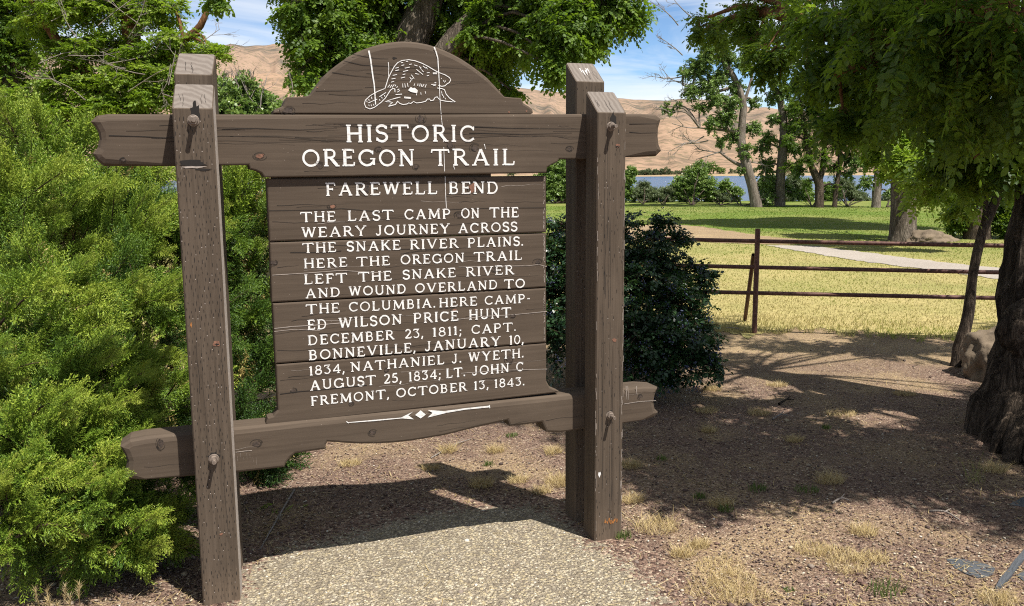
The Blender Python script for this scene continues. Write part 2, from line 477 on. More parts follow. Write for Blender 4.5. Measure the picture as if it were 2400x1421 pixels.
def triangulate(o):
    bm = bmesh.new(); bm.from_mesh(o.data)
    bmesh.ops.recalc_face_normals(bm, faces=bm.faces)
    bm.to_mesh(o.data); bm.free(); return o


def smooth_path(pts, n):
    P = np.asarray(pts, float); k = len(P)
    if k == 2: return P[0] + (P[1] - P[0]) * np.linspace(0, 1, n)[:, None]
    Q = np.vstack([2 * P[0] - P[1], P, 2 * P[-1] - P[-2]]); out = []
    for t in np.linspace(0, k - 1 - 1e-6, n):
        i = int(t); f = t - i; a, b, c, d = Q[i:i + 4]
        out.append(.5 * (2 * b + (c - a) * f + (2 * a - 5 * b + 4 * c - d) * f * f + (3 * b - a - 3 * c + d) * f ** 3))
    return np.array(out)


class Tubes:
    """round limbs gathered into one mesh of quads"""
    def __init__(s): s.V = []; s.F = []; s.n = 0

    def add(s, pts, radii, sides=8, n=12, amp=0.0, freq=3.0, lump=0.0, seed=0.0):
        P = smooth_path(pts, n); R = np.interp(np.linspace(0, 1, n), np.linspace(0, 1, len(radii)), radii)
        T = np.gradient(P, axis=0); T /= np.linalg.norm(T, axis=1)[:, None] + 1e-12
        a = np.array([1., 0, 0]) if abs(T[0][0]) < .8 else np.array([0, 1., 0])
        V = np.zeros((n, sides, 3)); ang = np.linspace(0, 2 * np.pi, sides, endpoint=False)
        for i in range(n):
            a = a - T[i] * (a @ T[i]); a /= np.linalg.norm(a) + 1e-12; b = np.cross(T[i], a)
            rr = np.full(sides, R[i])
            if amp or lump:
                for j, g in enumerate(ang):
                    if amp:
                        x = mn.noise(Vector((math.cos(g) * freq + seed, math.sin(g) * freq, i / n * 3.0 + seed)))
                        y = mn.noise(Vector((math.cos(g) * freq * 3 + seed, math.sin(g) * freq * 3, i / n * 7.0)))
                        rr[j] *= 1 + amp * (.55 - 2.2 * abs(x)) + amp * (.35 - 1.4 * abs(y))
                    if lump:
                        rr[j] *= 1 + lump * mn.noise(Vector((math.cos(g) * 1.1 + seed, math.sin(g) * 1.1, P[i][2] * 2.6 + seed)))
            V[i] = P[i] + rr[:, None] * (np.cos(ang)[:, None] * a + np.sin(ang)[:, None] * b)
        idx = np.arange(n * sides).reshape(n, sides) + s.n
        q = np.stack([idx[:-1], np.roll(idx[:-1], -1, 1), np.roll(idx[1:], -1, 1), idx[1:]], -1).reshape(-1, 4)
        s.V.append(V.reshape(-1, 3)); s.F.append(q); s.n += n * sides
        return P

    def many(s, A, Bm, C, ra, rc):
        """thin three sided twigs along quadratic paths A-Bm-C, all at once"""
        k = len(A)
        if k == 0: return
        ts = np.array([0, .5, 1.]); P = ((1 - ts)[None, :, None] ** 2 * A[:, None] + 2 * (ts * (1 - ts))[None, :, None] * Bm[:, None] + ts[None, :, None] ** 2 * C[:, None])
        D = C - A; D /= np.linalg.norm(D, axis=1)[:, None] + 1e-9
        up = np.where(np.abs(D[:, 2:3]) < .9, np.array([[0, 0, 1.]]), np.array([[1., 0, 0]]))
        a = np.cross(D, up); a /= np.linalg.norm(a, axis=1)[:, None] + 1e-9; b = np.cross(D, a)
        R = ra + (rc - ra) * ts; ang = np.array([0, 2.094, 4.189])
        V = P[:, :, None] + R[None, :, None, None] * (np.cos(ang)[None, None, :, None] * a[:, None, None] + np.sin(ang)[None, None, :, None] * b[:, None, None])
        idx = np.arange(k * 9).reshape(k, 3, 3) + s.n
        q = np.stack([idx[:, :-1], np.roll(idx[:, :-1], -1, 2), np.roll(idx[:, 1:], -1, 2), idx[:, 1:]], -1).reshape(-1, 4)
        s.V.append(V.reshape(-1, 3)); s.F.append(q); s.n += k * 9

    def build(s, name, mat, parent=None, smooth=True):
        return np_mesh(name, np.vstack(s.V), np.vstack(s.F), mat, parent, smooth=smooth)


# ------------------------------------------------------------------ foliage


def norm(a): return a / (np.linalg.norm(a, axis=-1, keepdims=True) + 1e-12)


def rdir(n):
    return norm(rng.normal(size=(n, 3)))


def instance(tV, tF, tT, pos, X, Z, scale, tint, tjit=.12):
    """copies of a leaf template: X its length axis, Z roughly its face"""
    X = norm(X); Y = norm(np.cross(Z, X)); Z = np.cross(X, Y); n = len(pos)
    R = np.stack([X, Y, Z], 2)                                     # columns
    V = np.einsum('nij,kj->nki', R, tV) * scale[:, None, None] + pos[:, None]
    Fc = tF[None] + (np.arange(n) * len(tV))[:, None, None]
    T = np.clip(tint[:, None] + tT[None] + rng.normal(0, tjit, (n, len(tF))), 0, 1)
    return V.reshape(-1, 3), Fc.reshape(-1, tF.shape[1]), T.ravel()


def t_locust(pairs=6, lw=.13, ll=.34, fold=.12, oval=False):
    V = []; Fc = []
    def leaflet(p, d, l, w):
        d = d / np.linalg.norm(d); s = np.cross([0, 0, 1.], d); b = len(V)
        if oval:
            up = np.array([0, 0, fold * w])
            V.extend([p, p + d * l * .28 + s * w * .9 + up, p + d * l * .72 + s * w * .85 + up, p + d * l, p + d * l * .72 - s * w * .85 + up, p + d * l * .28 - s * w * .9 + up])
            Fc.append([b, b + 1, b + 2, b + 3]); Fc.append([b, b + 3, b + 4, b + 5]); return
        V.extend([p, p + d * l * .5 + s * w + np.array([0, 0, fold * w]), p + d * l, p + d * l * .5 - s * w + np.array([0, 0, fold * w])])
        Fc.append([b, b + 1, b + 2, b + 3])
    for i in range(pairs):
        t = .15 + .8 * i / pairs; z = -.22 * t * t
        for sgn in (-1, 1):
            k = math.sin(math.pi * (.25 + .6 * i / pairs))
            if random.random() < .08: continue
            q = random.uniform(.75, 1.15) * k
            leaflet(np.array([t + random.uniform(-.03, .03), sgn * .015, z]), np.array([.35 + random.uniform(-.3, .3), sgn, -.25 + random.uniform(-.5, .35)]), ll * q, lw * q)
    leaflet(np.array([.95, 0, -.2]), np.array([1, .05, -.4]), ll * .9, lw * .9)
    V.extend([np.array([0, .006, 0]), np.array([0, -.006, 0]), np.array([.97, -.004, -.21]), np.array([.97, .004, -.21])]); b = len(V) - 4
    Fc.append([b, b + 1, b + 2, b + 3])
    return np.array(V), np.array(Fc), np.zeros(len(Fc))


def t_cluster(n=7, l=.55, w=.26):
    V = []; Fc = []
    for i in range(n):
        d = np.array([random.uniform(-.2, 1), random.uniform(-.9, .9), random.uniform(-.8, .35)]); d /= np.linalg.norm(d)
        s = np.cross([random.uniform(-.5, .5), random.uniform(-.5, .5), 1.], d); s /= np.linalg.norm(s)
        p = np.array([random.uniform(0, .8), random.uniform(-.3, .3), random.uniform(-.2, .2)]); k = random.uniform(.7, 1.2); b = len(V)
        V.extend([p, p + d * l * k * .4 + s * w * k, p + d * l * k, p + d * l * k * .4 - s * w * k]); Fc.append([b, b + 1, b + 2, b + 3])
    return np.array(V), np.array(Fc), np.zeros(len(Fc))


T_LOC = [t_locust(6) for _ in range(3)]
T_LOCN = [t_locust(k, .085, .30, .25, True) for k in (6, 7, 5, 7, 6)]
T_CLU = [t_cluster() for _ in range(3)]
T_WIL = [t_cluster(9, .8, .09) for _ in range(3)]
T_HOL = [t_locust(3, .20, .50, .5) for _ in range(3)]


class Crown:
    def __init__(s, tmpl): s.t = tmpl; s.V = []; s.F = []; s.T = []; s.n = 0; s.tw = Tubes()

    def put(s, pos, X, Z, sc, tint, tj=.10):
        which = rng.integers(0, len(s.t), len(pos))
        for i, (tV, tF, tT) in enumerate(s.t):
            k = which == i
            if not k.any(): continue
            V, Fc, T = instance(tV, tF, tT, pos[k], X[k], Z[k], sc[k], tint[k], tj)
            s.V.append(V); s.F.append(Fc + s.n); s.T.append(T); s.n += len(V)

    def clump(s, c, r, ntw, leaf, per=9, droop=.35, tint=.45, up=.15, twig=.006, inner=.25):
        """ntw twigs fanned out from the heart of a clump, each with leaves set along it"""
        c = np.asarray(c, float); r = np.broadcast_to(np.asarray(r, float), (3,))
        d = rdir(ntw); d[:, 2] += up; d = norm(d)
        A = c + d * r * rng.uniform(0.0, inner, (ntw, 1)) + rdir(ntw) * r * .25
        C = c + d * r * rng.uniform(.55, 1.12, (ntw, 1)); C[:, 2] -= droop * r[2] * rng.uniform(.2, 1, ntw)
        Bm = (A + C) / 2; Bm[:, 2] += .25 * r[2] * rng.uniform(0, 1, ntw) * (1 if droop > 0 else 0)
        s.tw.many(A, Bm, C, twig, twig * .35)
        t = np.linspace(.25, 1.0, per)[None, :, None] + rng.uniform(-.04, .04, (ntw, per, 1))
        P = (1 - t) ** 2 * A[:, None] + 2 * t * (1 - t) * Bm[:, None] + t * t * C[:, None]
        Tn = norm(np.broadcast_to((C - A)[:, None], P.shape)); side = norm(np.cross(Tn, np.array([0, 0, 1.])))
        sg = np.where(np.arange(per) % 2, 1., -1.)[None, :, None]
        X = Tn * .55 + side * sg * .8 + rng.normal(0, .35, P.shape); X[..., 2] -= droop * .9
        Z = np.array([0, 0, 1.]) + rng.normal(0, .38, P.shape)
        n = ntw * per
        ct = np.clip(tint + rng.normal(0, .10, (ntw, 1)) + np.zeros((ntw, per)), 0, 1).reshape(n)
        s.put(P.reshape(n, 3), X.reshape(n, 3), Z.reshape(n, 3), leaf * rng.uniform(.65, 1.25, n), ct)

    def build(s, mat, parent, name='crown'):
        return np_mesh(name, np.vstack(s.V), np.vstack(s.F), mat, parent, tint=np.concatenate(s.T))


def limb_to(tb, skel, c, r0, r1, sag=.2, sides=6):
    """a limb from the nearest point of a skeleton to a clump centre"""
    S = np.vstack(skel); S2 = S[S[:, 2] < c[2] + .2] if (S[:, 2] < c[2] + .2).any() else S
    a = S2[np.argmin(np.linalg.norm(S2 - c, axis=1))]
    m = (a + c) / 2 + np.array([random.uniform(-.1, .1), random.uniform(-.1, .1), sag]) * np.linalg.norm(c - a)
    tb.add([a, m, c], [r0, (r0 + r1) / 2, r1], sides, 7)


def dead_spray(tb, base, d, length, r, depth=3):
    """a bare forking branch"""
    d = np.asarray(d, float); d /= np.linalg.norm(d)
    e = base + d * length; m = (base + e) / 2 + np.array([random.uniform(-1, 1) for _ in range(3)]) * length * .08
    tb.add([base, m, e], [r, r * .8, r * .5], 5, 5)
    if depth:
        for i in range(random.choice((2, 3, 3))):
            t = random.uniform(.4, 1.0); b = base + (e - base) * t
            nd = d + np.array([random.uniform(-.9, .9), random.uniform(-.9, .9), random.uniform(-.6, .7)])
            dead_spray(tb, b, nd, length * random.uniform(.4, .65), r * .55, depth - 1)

# ------------------------------------------------------------------ ground, lawn, path, lake, hills
GZ = 0.0


def ground_h(x, y):
    r = math.hypot(x - CAM[0], y - CAM[1])
    h = 0.0
    if r > 51: h -= 4.2 * min(1, (r - 51) / 14.0) ** 1.3
    if r > 560: h += 3.2 * min(1, (r - 560) / 60.0)
    if r > 700: h += (r - 700) * .012
    h += .03 * mn.noise(Vector((x * .25, y * .25, 0))) * min(1, max(0, (r - 7) / 6))
    return h


def polar_sheet(name, mat, a0, a1, na, rads, dz=0.0, inner=None, kind='structure'):
    V = []; Fc = []
    for i, r in enumerate(rads):
        for j in range(na):
            a = a0 + (a1 - a0) * j / (na - 1); rr = r
            if inner is not None and i == 0: rr = inner(a)
            x, y = CAM[0] + rr * math.sin(a), CAM[1] + rr * math.cos(a)
            V.append((x, y, ground_h(x, y) + dz - (.06 * min(1, max(0, rr - 11.8)) if name == 'ground' else 0)))
    for i in range(len(rads) - 1):
        for j in range(na - 1):
            p = i * na + j; Fc.append((p, p + na, p + na + 1, p + 1))
    o = np_mesh(name, V, Fc, mat, smooth=True); return tag(o, kind=kind)


polar_sheet('ground', M_DIRT, -math.pi, math.pi, 181, [0.02] + list(np.geomspace(.4, 9000, 110)))
lawn_edge = lambda a: 10.0 + 1.0 * mn.noise(Vector((a * 9, 3, 0))) + .5 * mn.noise(Vector((a * 40, 1, 0))) + .3 * mn.noise(Vector((a * 120, 1, 0)))
polar_sheet('lawn', M_LAWN, math.radians(-45), math.radians(85), 520, [9.9, 10.8] + list(np.linspace(11.6, 52, 60)), .006, lawn_edge)


def flat_sheet(name, mat, px, dz, jit=.02, label=None):
    pts = [PZ(u, v) for u, v in px]; out = []
    for i, p in enumerate(pts):
        q = pts[(i + 1) % len(pts)]; L = np.linalg.norm(q - p); n = max(2, int(L / max(.05, jit * 2.2))); n = min(n, 40)
        for k in range(n):
            s = p + (q - p) * k / n
            out.append((s[0] + random.uniform(-jit, jit), s[1] + random.uniform(-jit, jit)))
    mb = MB(); mb.add([(x, y, ground_h(x, y) + dz) for x, y in out], [tuple(range(len(out)))])
    o = triangulate(mb.build(name, mat)); return tag(o, kind='structure')


PAVE_PX = [(566, 1340), (640, 1300), (760, 1268), (900, 1228), (1000, 1205), (1150, 1188), (1280, 1195), (1350, 1232), (1392, 1288), (1440, 1304), (1480, 1335), (1530, 1385), (1565, 1425), (1620, 1520), (1600, 1750), (500, 1750), (545, 1480)]


def ragged_pavement():
    """a worn slab, fine enough to carry how far the dirt has crept over its edge"""
    P = np.array([PZ(u, v)[:2] for u, v in PAVE_PX]); n = len(P); st = .022
    xs = np.arange(P[:, 0].min() - .3, P[:, 0].max() + .3, st); ys = np.arange(P[:, 1].min() - .3, P[:, 1].max() + .3, st)
    X, Y = np.meshgrid(xs, ys); x, y = X.ravel(), Y.ravel(); ins = np.zeros(len(x), bool); D = np.full(len(x), 9.)
    for i in range(n):
        p, q = P[i], P[(i + 1) % n]; e = q - p
        c = ((p[1] > y) != (q[1] > y)) & (x < e[0] * (y - p[1]) / (e[1] + 1e-12) + p[0]); ins ^= c
        t = np.clip(((x - p[0]) * e[0] + (y - p[1]) * e[1]) / (e @ e), 0, 1); D = np.minimum(D, np.hypot(x - p[0] - t * e[0], y - p[1] - t * e[1]))
    S = np.where(ins, D, -D); idx = np.arange(len(x)).reshape(X.shape)
    q = np.stack([idx[:-1, :-1], idx[:-1, 1:], idx[1:, 1:], idx[1:, :-1]], -1).reshape(-1, 4); q = q[(S[q] > -.20).all(1)]
    use = np.unique(q); re = np.full(len(x), -1); re[use] = np.arange(len(use))
    o = np_mesh('pavement', np.stack([x[use], y[use], np.full(len(use), .004) - .003 * np.clip(-S[use] / .2, 0, 1)], 1), re[q], M_PAVE, smooth=True)
    at = o.data.attributes.new('wear', 'FLOAT', 'POINT'); at.data.foreach_set('value', np.clip(.42 + S[use] / .30, 0, 1.4).astype(np.float32))
    return tag(o, kind='structure')


ragged_pavement()
flat_sheet('path', M_PATH, [(1800, 577), (1900, 578), (1983, 588.6), (2108, 605), (2233, 620), (2367, 632), (2800, 672), (2800, 740), (2367, 659), (2233, 640.7), (2108, 626), (2025, 615.7), (1921, 599), (1850, 586)], .014, .06)
flat_sheet('dirt_patch', M_DIRT, [(1400, 536), (1470, 531), (1560, 526), (1640, 531), (1720, 544), (1800, 556), (1920, 568), (1840, 576), (1700, 572), (1600, 566), (1400, 563)], .011, .1)

mbw = MB(); n = 60
for i in range(n):
    a = math.radians(-75 + 170 * i / (n - 1))
mbw.add([(CAM[0] + r * math.sin(math.radians(-75 + 170 * i / (n - 1))), CAM[1] + r * math.cos(math.radians(-75 + 170 * i / (n - 1))), -2.6) for r in (56, 640) for i in range(n)],
        [(i, i + n, i + n + 1, i + 1) for i in range(n - 1)])
tag(mbw.build('lake', M_WATER), kind='structure')


def hill(name, mat, prof, rbase, rtop, back, seed, gul):
    us = [p[0] for p in prof]; na, nr = 420, 70
    azs = []; tans = []
    for u, vv in prof:
        d = ray(u, vv); azs.append(math.atan2(d[0], d[1])); tans.append(d[2] / math.hypot(d[0], d[1]))
    A = np.linspace(azs[0], azs[-1], na); Tn = np.interp(A, azs, tans)
    V = np.zeros((nr, na, 3))
    for j, (a, t) in enumerate(zip(A, Tn)):
        hr = t * rtop + CAM[2] + rtop * .0011 * mn.noise(Vector((a * 60, seed, 0)))
        for i in range(nr):
            s = i / (nr - 1) * 1.25; r = rbase + (rtop - rbase) * s
            x, y = CAM[0] + r * math.sin(a), CAM[1] + r * math.cos(a)
            g = mn.fractal(Vector((a * rtop * gul, s * 1.6 + seed, seed)), 1.0, 2.0, 5)
            g2 = abs(mn.noise(Vector((a * rtop * gul * 2.2 + .6 * s, s * 2.5 + seed * 2, 1.0))))
            k = min(s, 1.0); shape = k ** 1.25
            z = -4 + (hr + 4) * shape + (g * .12 - (g2 - .2) * .20) * hr * math.sin(math.pi * min(1, k)) ** .9
            if s > 1: z = hr - (s - 1) * back * hr
            V[i, j] = (x, y, z)
    idx = np.arange(nr * na).reshape(nr, na)
    q = np.stack([idx[:-1, :-1], idx[:-1, 1:], idx[1:, 1:], idx[1:, :-1]], -1).reshape(-1, 4)
    tag(np_mesh(name, V.reshape(-1, 3), q, mat, smooth=True), kind='structure')


hill('hill', M_HILLF, [(-900, 150), (-300, 130), (300, 122), (480, 113), (540, 103), (575, 108), (620, 106), (645, 101), (690, 107), (760, 130), (850, 160), (1000, 185), (1150, 200), (1215, 204), (1260, 212), (1325, 216), (1400, 226), (1480, 233), (1560, 236), (1600, 231), (1680, 235), (1760, 250), (1900, 262), (2100, 262), (2500, 250), (3100, 260)], 900, 2600, .8, 3.0, .006)
hill('hill', M_HILLN, [(-900, 260), (-300, 250), (400, 222), (490, 188), (530, 177), (580, 171), (640, 172), (690, 178), (800, 200), (900, 240), (1100, 285), (1300, 300), (1400, 292), (1480, 285), (1560, 276), (1650, 290), (1750, 310), (1900, 300), (2200, 285), (2600, 300), (3100, 300)], 610, 1350, .8, 9.0, .009)

# ------------------------------------------------------------------ the sign
SIGN = empty('wooden_sign', (0.94, 0.18, 0))
tag(SIGN, 'big brown painted wooden sign with white routed lettering and an arched top between timber posts', 'sign')
SIGN_OFF = Vector((-0.94, -0.18, 0))


def sp(o):                                # hang a part, built in place, under the sign
    o.parent = SIGN; o.location = SIGN_OFF; return o


YB, YBB = 0.122, 0.248                    # front and back of the two cross beams
YP = 0.142                                # face of the text boards


def XZ(px, Y): return [(p[0], p[2]) for p in (PY(u, v, Y) for u, v in px)]


def post(x0, w, y0, y1, zb, zt, slits, side=None, skew=0.0):
    mb = MB(); c = .005; z0 = -.12
    cs = [(x0 + c, y0), (x0 + w - c, y0), (x0 + w, y0 + c), (x0 + w, y1 - c), (x0 + w - c, y1), (x0 + c, y1), (x0, y1 - c), (x0, y0 + c)]
    cs = [(x + skew * (y - y0) / (y1 - y0), y) for x, y in cs]
    n = len(cs); zz = lambda y: zb + (zt - zb) * (y - y0) / (y1 - y0)
    ins = .004
    cxm, cym = x0 + w / 2 + skew / 2, (y0 + y1) / 2
    top = [(cxm + (x - cxm) * (1 - 2 * ins / w), cym + (y - cym) * (1 - 2 * ins / (y1 - y0)), zz(y)) for x, y in cs]
    v = [(x, y, z0) for x, y in cs] + [(x, y, zz(y) - ins) for x, y in cs] + top
    f = [(i, (i + 1) % n, n + (i + 1) % n, n + i) for i in range(n)] + [(n + i, n + (i + 1) % n, 2 * n + (i + 1) % n, 2 * n + i) for i in range(n)]
    mb.add(v, f, 0)
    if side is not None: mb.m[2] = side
    mb.add(top, [tuple(range(n))], 1)
    yf = y0 - .0007
    zmax = zb - .02
    if slits:                             # staggered incising marks of pressure treated timber
        row = 0; z = .03
        while z < zmax:
            for k in range(9):
                if random.random() < 1 - slits: continue
                x = x0 + w * (k + .5 + (.5 if row % 2 else 0)) / 9.6 + random.uniform(-.002, .002); zz_ = z + random.uniform(-.008, .008)
                if x > x0 + w - .006: continue
                l = random.uniform(.004, .011); ww = random.uniform(.0010, .0021)
                mb.add([(x, yf, zz_ - l), (x + ww, yf, zz_ - l * .6), (x + ww * .7, yf, zz_ + l), (x - ww * .4, yf, zz_ + l * .5)], [(0, 1, 2, 3)], 2)
                if random.random() < .18:
                    mb.add([(x - .0012, yf, zz_ - l - .004), (x + .0016, yf, zz_ - l - .004), (x + .0016, yf, zz_ - l - .0005), (x - .0012, yf, zz_ - l - .0005)], [(0, 1, 2, 3)], 3)
            z += .028; row += 1
    # long drying cracks
    for _ in range(5 if slits > .5 else 16):
        x = x0 + random.uniform(.012, w - .012); za = random.uniform(.05, zmax - .5); L = random.uniform(.2, .9); p = []
        for t in np.linspace(0, 1, 14): p.append((x + .002 * math.sin(t * 9) + random.uniform(-.0008, .0008), min(zmax, za + L * t)))
        ribbon(mb, p, random.uniform(.0008, .0022), y0 - .0004, 2, .0004)
    # cracks in the sloping cut top
    for _ in range(4):
        a = x0 + random.uniform(.02, w - .02); t0 = random.uniform(0, .3); pts = []
        for t in np.linspace(t0, min(1, t0 + random.uniform(.4, .8)), 9):
            a += random.uniform(-.003, .003); yy = y0 + .004 + (y1 - y0 - .008) * t; pts.append((a, yy, zz(yy) + .0006))
        for p, q in zip(pts[:-1], pts[1:]):
            ww = .0006
            mb.add([(p[0] - ww, p[1], p[2]), (p[0] + ww, p[1], p[2]), (q[0] + ww, q[1], q[2]), (q[0] - ww, q[1], q[2])], [(0, 1, 2, 3)], 2)
    return mb


def gouge(mb, cx, cz, rx, rz, y, lip=True, mat=2):
    blob(mb, cx, cz, rx, rz, y - .0011, mat, 18, .35)
    if lip: blob(mb, cx + rx * .1, cz - rz * 1.05, rx * .9, rz * .3, y - .0015, 3, 14, .35)


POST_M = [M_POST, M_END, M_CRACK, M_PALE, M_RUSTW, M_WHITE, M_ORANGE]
wv = .145


def bolt(u, v, parent, base_y=0.0, big=1.0):
    c = PY(u, v, base_y); rx = .013 * big
    mb = MB()
    def disc(r, ya, yb, n, m):
        ring = lambda y, rr: [(c[0] + rr * math.cos(2 * math.pi * i / n), y, c[2] + rr * math.sin(2 * math.pi * i / n)) for i in range(n)]
        v = ring(ya, r) + ring(yb + .001, r) + ring(yb, r * .9)
        mb.add(v, [(i, (i + 1) % n, n + (i + 1) % n, n + i) for i in range(n)] + [(n + i, n + (i + 1) % n, 2 * n + (i + 1) % n, 2 * n + i) for i in range(n)] + [tuple(range(2 * n, 3 * n))], m)
    disc(.0085 * big, base_y + .01, base_y - .052, 12, 0)
    b = mb.build('bolt', M_STEEL, parent); triangulate(b)
    mb = MB(); disc(.021 * big, base_y + .004, base_y - .003, 18, 0)
    triangulate(mb.build('washer', M_STEEL, b))
    mb = MB(); disc(.0165 * big, base_y - .003, base_y - .018, 6, 0)
    triangulate(mb.build('nut', M_STEEL, b))
    return c


# front posts
zL, zR = 1.970, 1.980
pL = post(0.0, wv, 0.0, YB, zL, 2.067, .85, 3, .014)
c = PY(458, 262, 0); gouge(pL, c[0], c[2], .016, .034, 0, False)
c = PY(452, 384, 0); gouge(pL, c[0], c[2], .044, .0125, 0, True)
c = PY(478, 398, 0); blob(pL, c[0], c[2], .028, .004, -.0012, 2, 12, .5)
c = PY(508, 806, 0); blob(pL, c[0], c[2], .014, .009, -.0011, 4, 12, .4); blob(pL, c[0], c[2] - .002, .007, .004, -.0014, 2, 10, .4)
c = PY(448, 762, 0); blob(pL, c[0], c[2], .003, .012, -.0011, 6, 8, .3)
c = PY(518, 1252, 0); blob(pL, c[0], c[2], .006, .005, -.0011, 4, 8, .4)
c = PY(395, 1160, 0)
c = PY(501, 1068, 0); gouge(pL, c[0], c[2], .019, .016, 0, False)
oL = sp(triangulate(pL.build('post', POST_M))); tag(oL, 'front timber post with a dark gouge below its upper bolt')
bolt(453, 283, oL, 0.0, 1.05); bolt(501, 1076, oL)
xr0 = 1.7403
pR = post(xr0, wv - .004, 0.0, YB, zR, 2.0775, .28)
c = PY(1436, 285, 0); gouge(pR, c[0], c[2] + .004, .015, .036, 0, False)
c = PY(1447, 342, 0); blob(pR, c[0], c[2], .010, .008, -.0011, 4, 12, .4); blob(pR, c[0], c[2] - .004, .008, .003, -.0014, 2, 10, .4)
c = PY(1440, 797, 0); blob(pR, c[0], c[2], .012, .008, -.0011, 4, 12, .4)
c = PY(1430, 968, 0); gouge(pR, c[0], c[2], .011, .012, 0, False)
for k in range(7):                        # scribbled orange lumber stamp near the foot
    c = PY(1418 + k * 4.6, 1222 + random.uniform(-4, 4), 0); blob(pR, c[0], c[2], .0035, .010, -.0011, 6, 8, .5)
c = PY(1406, 1112, 0); blob(pR, c[0], c[2], .006, .012, -.0011, 5, 10, .6)
for i in range(70):                       # pale wear where the arrises have lost their paint
    zz = random.uniform(0.05, 1.9); xx = xr0 + random.choice([.003, wv - .008, wv - .012]) + random.uniform(-.002, .003)
    ribbon(pR, [(xx, zz), (xx + random.uniform(-.001, .001), zz + random.uniform(.01, .05))], .0013, -.0009, 3)
oR = sp(triangulate(pR.build('post', POST_M))); tag(oR, 'front timber post with a white bird dropping low on its face')
bolt(1432, 297, oR); bolt(1429, 974, oR, 0.0, .95)
# rear posts
Y2, Y3 = YBB, YBB + .124
a = PY(407, 172.7, Y2); b_ = PY(415, 125.4, Y3); zA, zB = a[2], b_[2]
xl = a[0]
o = sp(triangulate(post(xl, wv, Y2, Y3, zA, zB, .6, None, .022).build('post', POST_M))); tag(o, 'rear timber post rising behind the gouged front one')
a = PY(1350.5, 190.3, Y2); b_ = PY(1326, 147.7, Y3)
pb = post(a[0], wv, Y2, Y3, a[2], b_[2], .4)
for k in range(7):
    ca = a[0] + wv * (.36 + .05 * k) + random.uniform(-.004, .004); t0 = .62 + random.uniform(-.1, .1); t1 = t0 - random.uniform(.12, .35)
    g = lambda t: (Y2 + (Y3 - Y2) * t, a[2] + (b_[2] - a[2]) * t + .0016)
    pb.add([(ca, *g(t0)), (ca + .0045, *g(t0)), (ca + .0026, *g(t1)), (ca + .001, *g(t1))], [(0, 1, 2, 3)], 5)
o = sp(triangulate(pb.build('post', POST_M))); tag(o, 'rear timber post with white bird lime on its sloping top')

BEAM_M = [M_BEAM, M_CRACK, M_PALE, M_KNOT, M_RUSTW, M_WHITE]


def cracks(mb, x0, x1, z0, z1, y, n, long=.5, pale=0.0, wmax=.0024):
    for _ in range(n):
        L = random.uniform(.08, long); x = random.uniform(x0, max(x0 + .01, x1 - L)); z = random.uniform(z0 + .012, z1 - .012); p = []
        sl = random.uniform(-.012, .012); ph = random.uniform(0, 6)
        k = max(5, int(L / .02))
        for t in np.linspace(0, 1, k):
            p.append((min(x1 - .004, x + L * t), min(z1 - .006, max(z0 + .006, z + sl * t + .0022 * math.sin(ph + 11 * t) + random.uniform(-.0008, .0008)))))
        pa = random.random() < pale
        ribbon(mb, p, random.uniform(.0008, wmax), y - .0008, 2 if pa else 1, .0004)


def px_ribbon(mb, px, Y, w, mat, w1=None, dy=.0012):
    ribbon(mb, XZ(px, Y), w, Y - dy, mat, w1)


def knot(mb, u, v, Y, rx, rz, rust=False):
    c = PY(u, v, Y); blob(mb, c[0], c[2], rx, rz, Y - .0009, 4 if rust else 3, 14, .35)
    for k in range(4):
        r = 1 + .28 * k; ph = random.uniform(0, 6); L = random.uniform(1.2, 3.4)
        ribbon(mb, [(c[0] + rx * r * math.cos(ph + t), c[2] + rz * r * math.sin(ph + t)) for t in np.linspace(0, L, 8)], .0014, Y - .0013, 1)


# top beam
TB_PX = [(252, 267), (226, 271), (211, 285), (222, 297), (230, 312), (232, 327), (228, 345), (217, 361), (226, 376), (242, 389),
         (408, 389), (583, 387), (586, 397), (600, 400), (613, 406), (620, 416.5), (1281, 405.5), (1283, 393), (1292, 387), (1307, 380), (1311, 373),
         (1367, 373), (1470, 368.5), (1515, 367.5), (1541, 366), (1554, 353), (1548, 338), (1546, 320), (1547, 300), (1553, 279), (1541, 268.5), (1500, 267), (900, 269)]
ch = [.012] * len(TB_PX)
for i in (0, 1, 2, 3, 4, 5, 6, 7, 8, 9): ch[i] = .026
for i in (23, 24, 25, 26, 27, 28, 29, 30): ch[i] = .024
for i in range(10, 23): ch[i] = .006
mb = MB(); plank(mb, XZ(TB_PX, YB), YB, YBB, ch)
cracks(mb, -.2, 2.05, 1.80, 1.945, YB, 26, .6, 0, .0016); cracks(mb, .2, 2.0, 1.86, 1.935, YB, 14, .9, 0, .0018); cracks(mb, .4, 1.5, 1.72, 1.8, YB, 6, .3, 0, .0015)
for L in ([(255, 318), (330, 320), (400, 324), (520, 319), (650, 321), (760, 330), (810, 332)], [(520, 303), (600, 301), (700, 305), (790, 300)], [(1110, 297), (1200, 301), (1360, 302)],
          [(1100, 312), (1230, 315), (1340, 312)], [(1475, 291), (1545, 290)], [(1475, 310), (1500, 312), (1545, 311)]):
    px_ribbon(mb, L, YB, .0030, 1, .001)
knot(mb, 609, 366, YB, .015, .009, True); knot(mb, 985, 278, YB, .014, .012); knot(mb, 1055, 340, YB, .013, .013); knot(mb, 1113, 348, YB, .014, .012)
knot(mb, 888, 351, YB, .010, .008); knot(mb, 748, 388, YB, .010, .009); knot(mb, 975, 391, YB, .009, .007); knot(mb, 1335, 350, YB, .011, .008); knot(mb, 290, 375, YB, .008, .005)
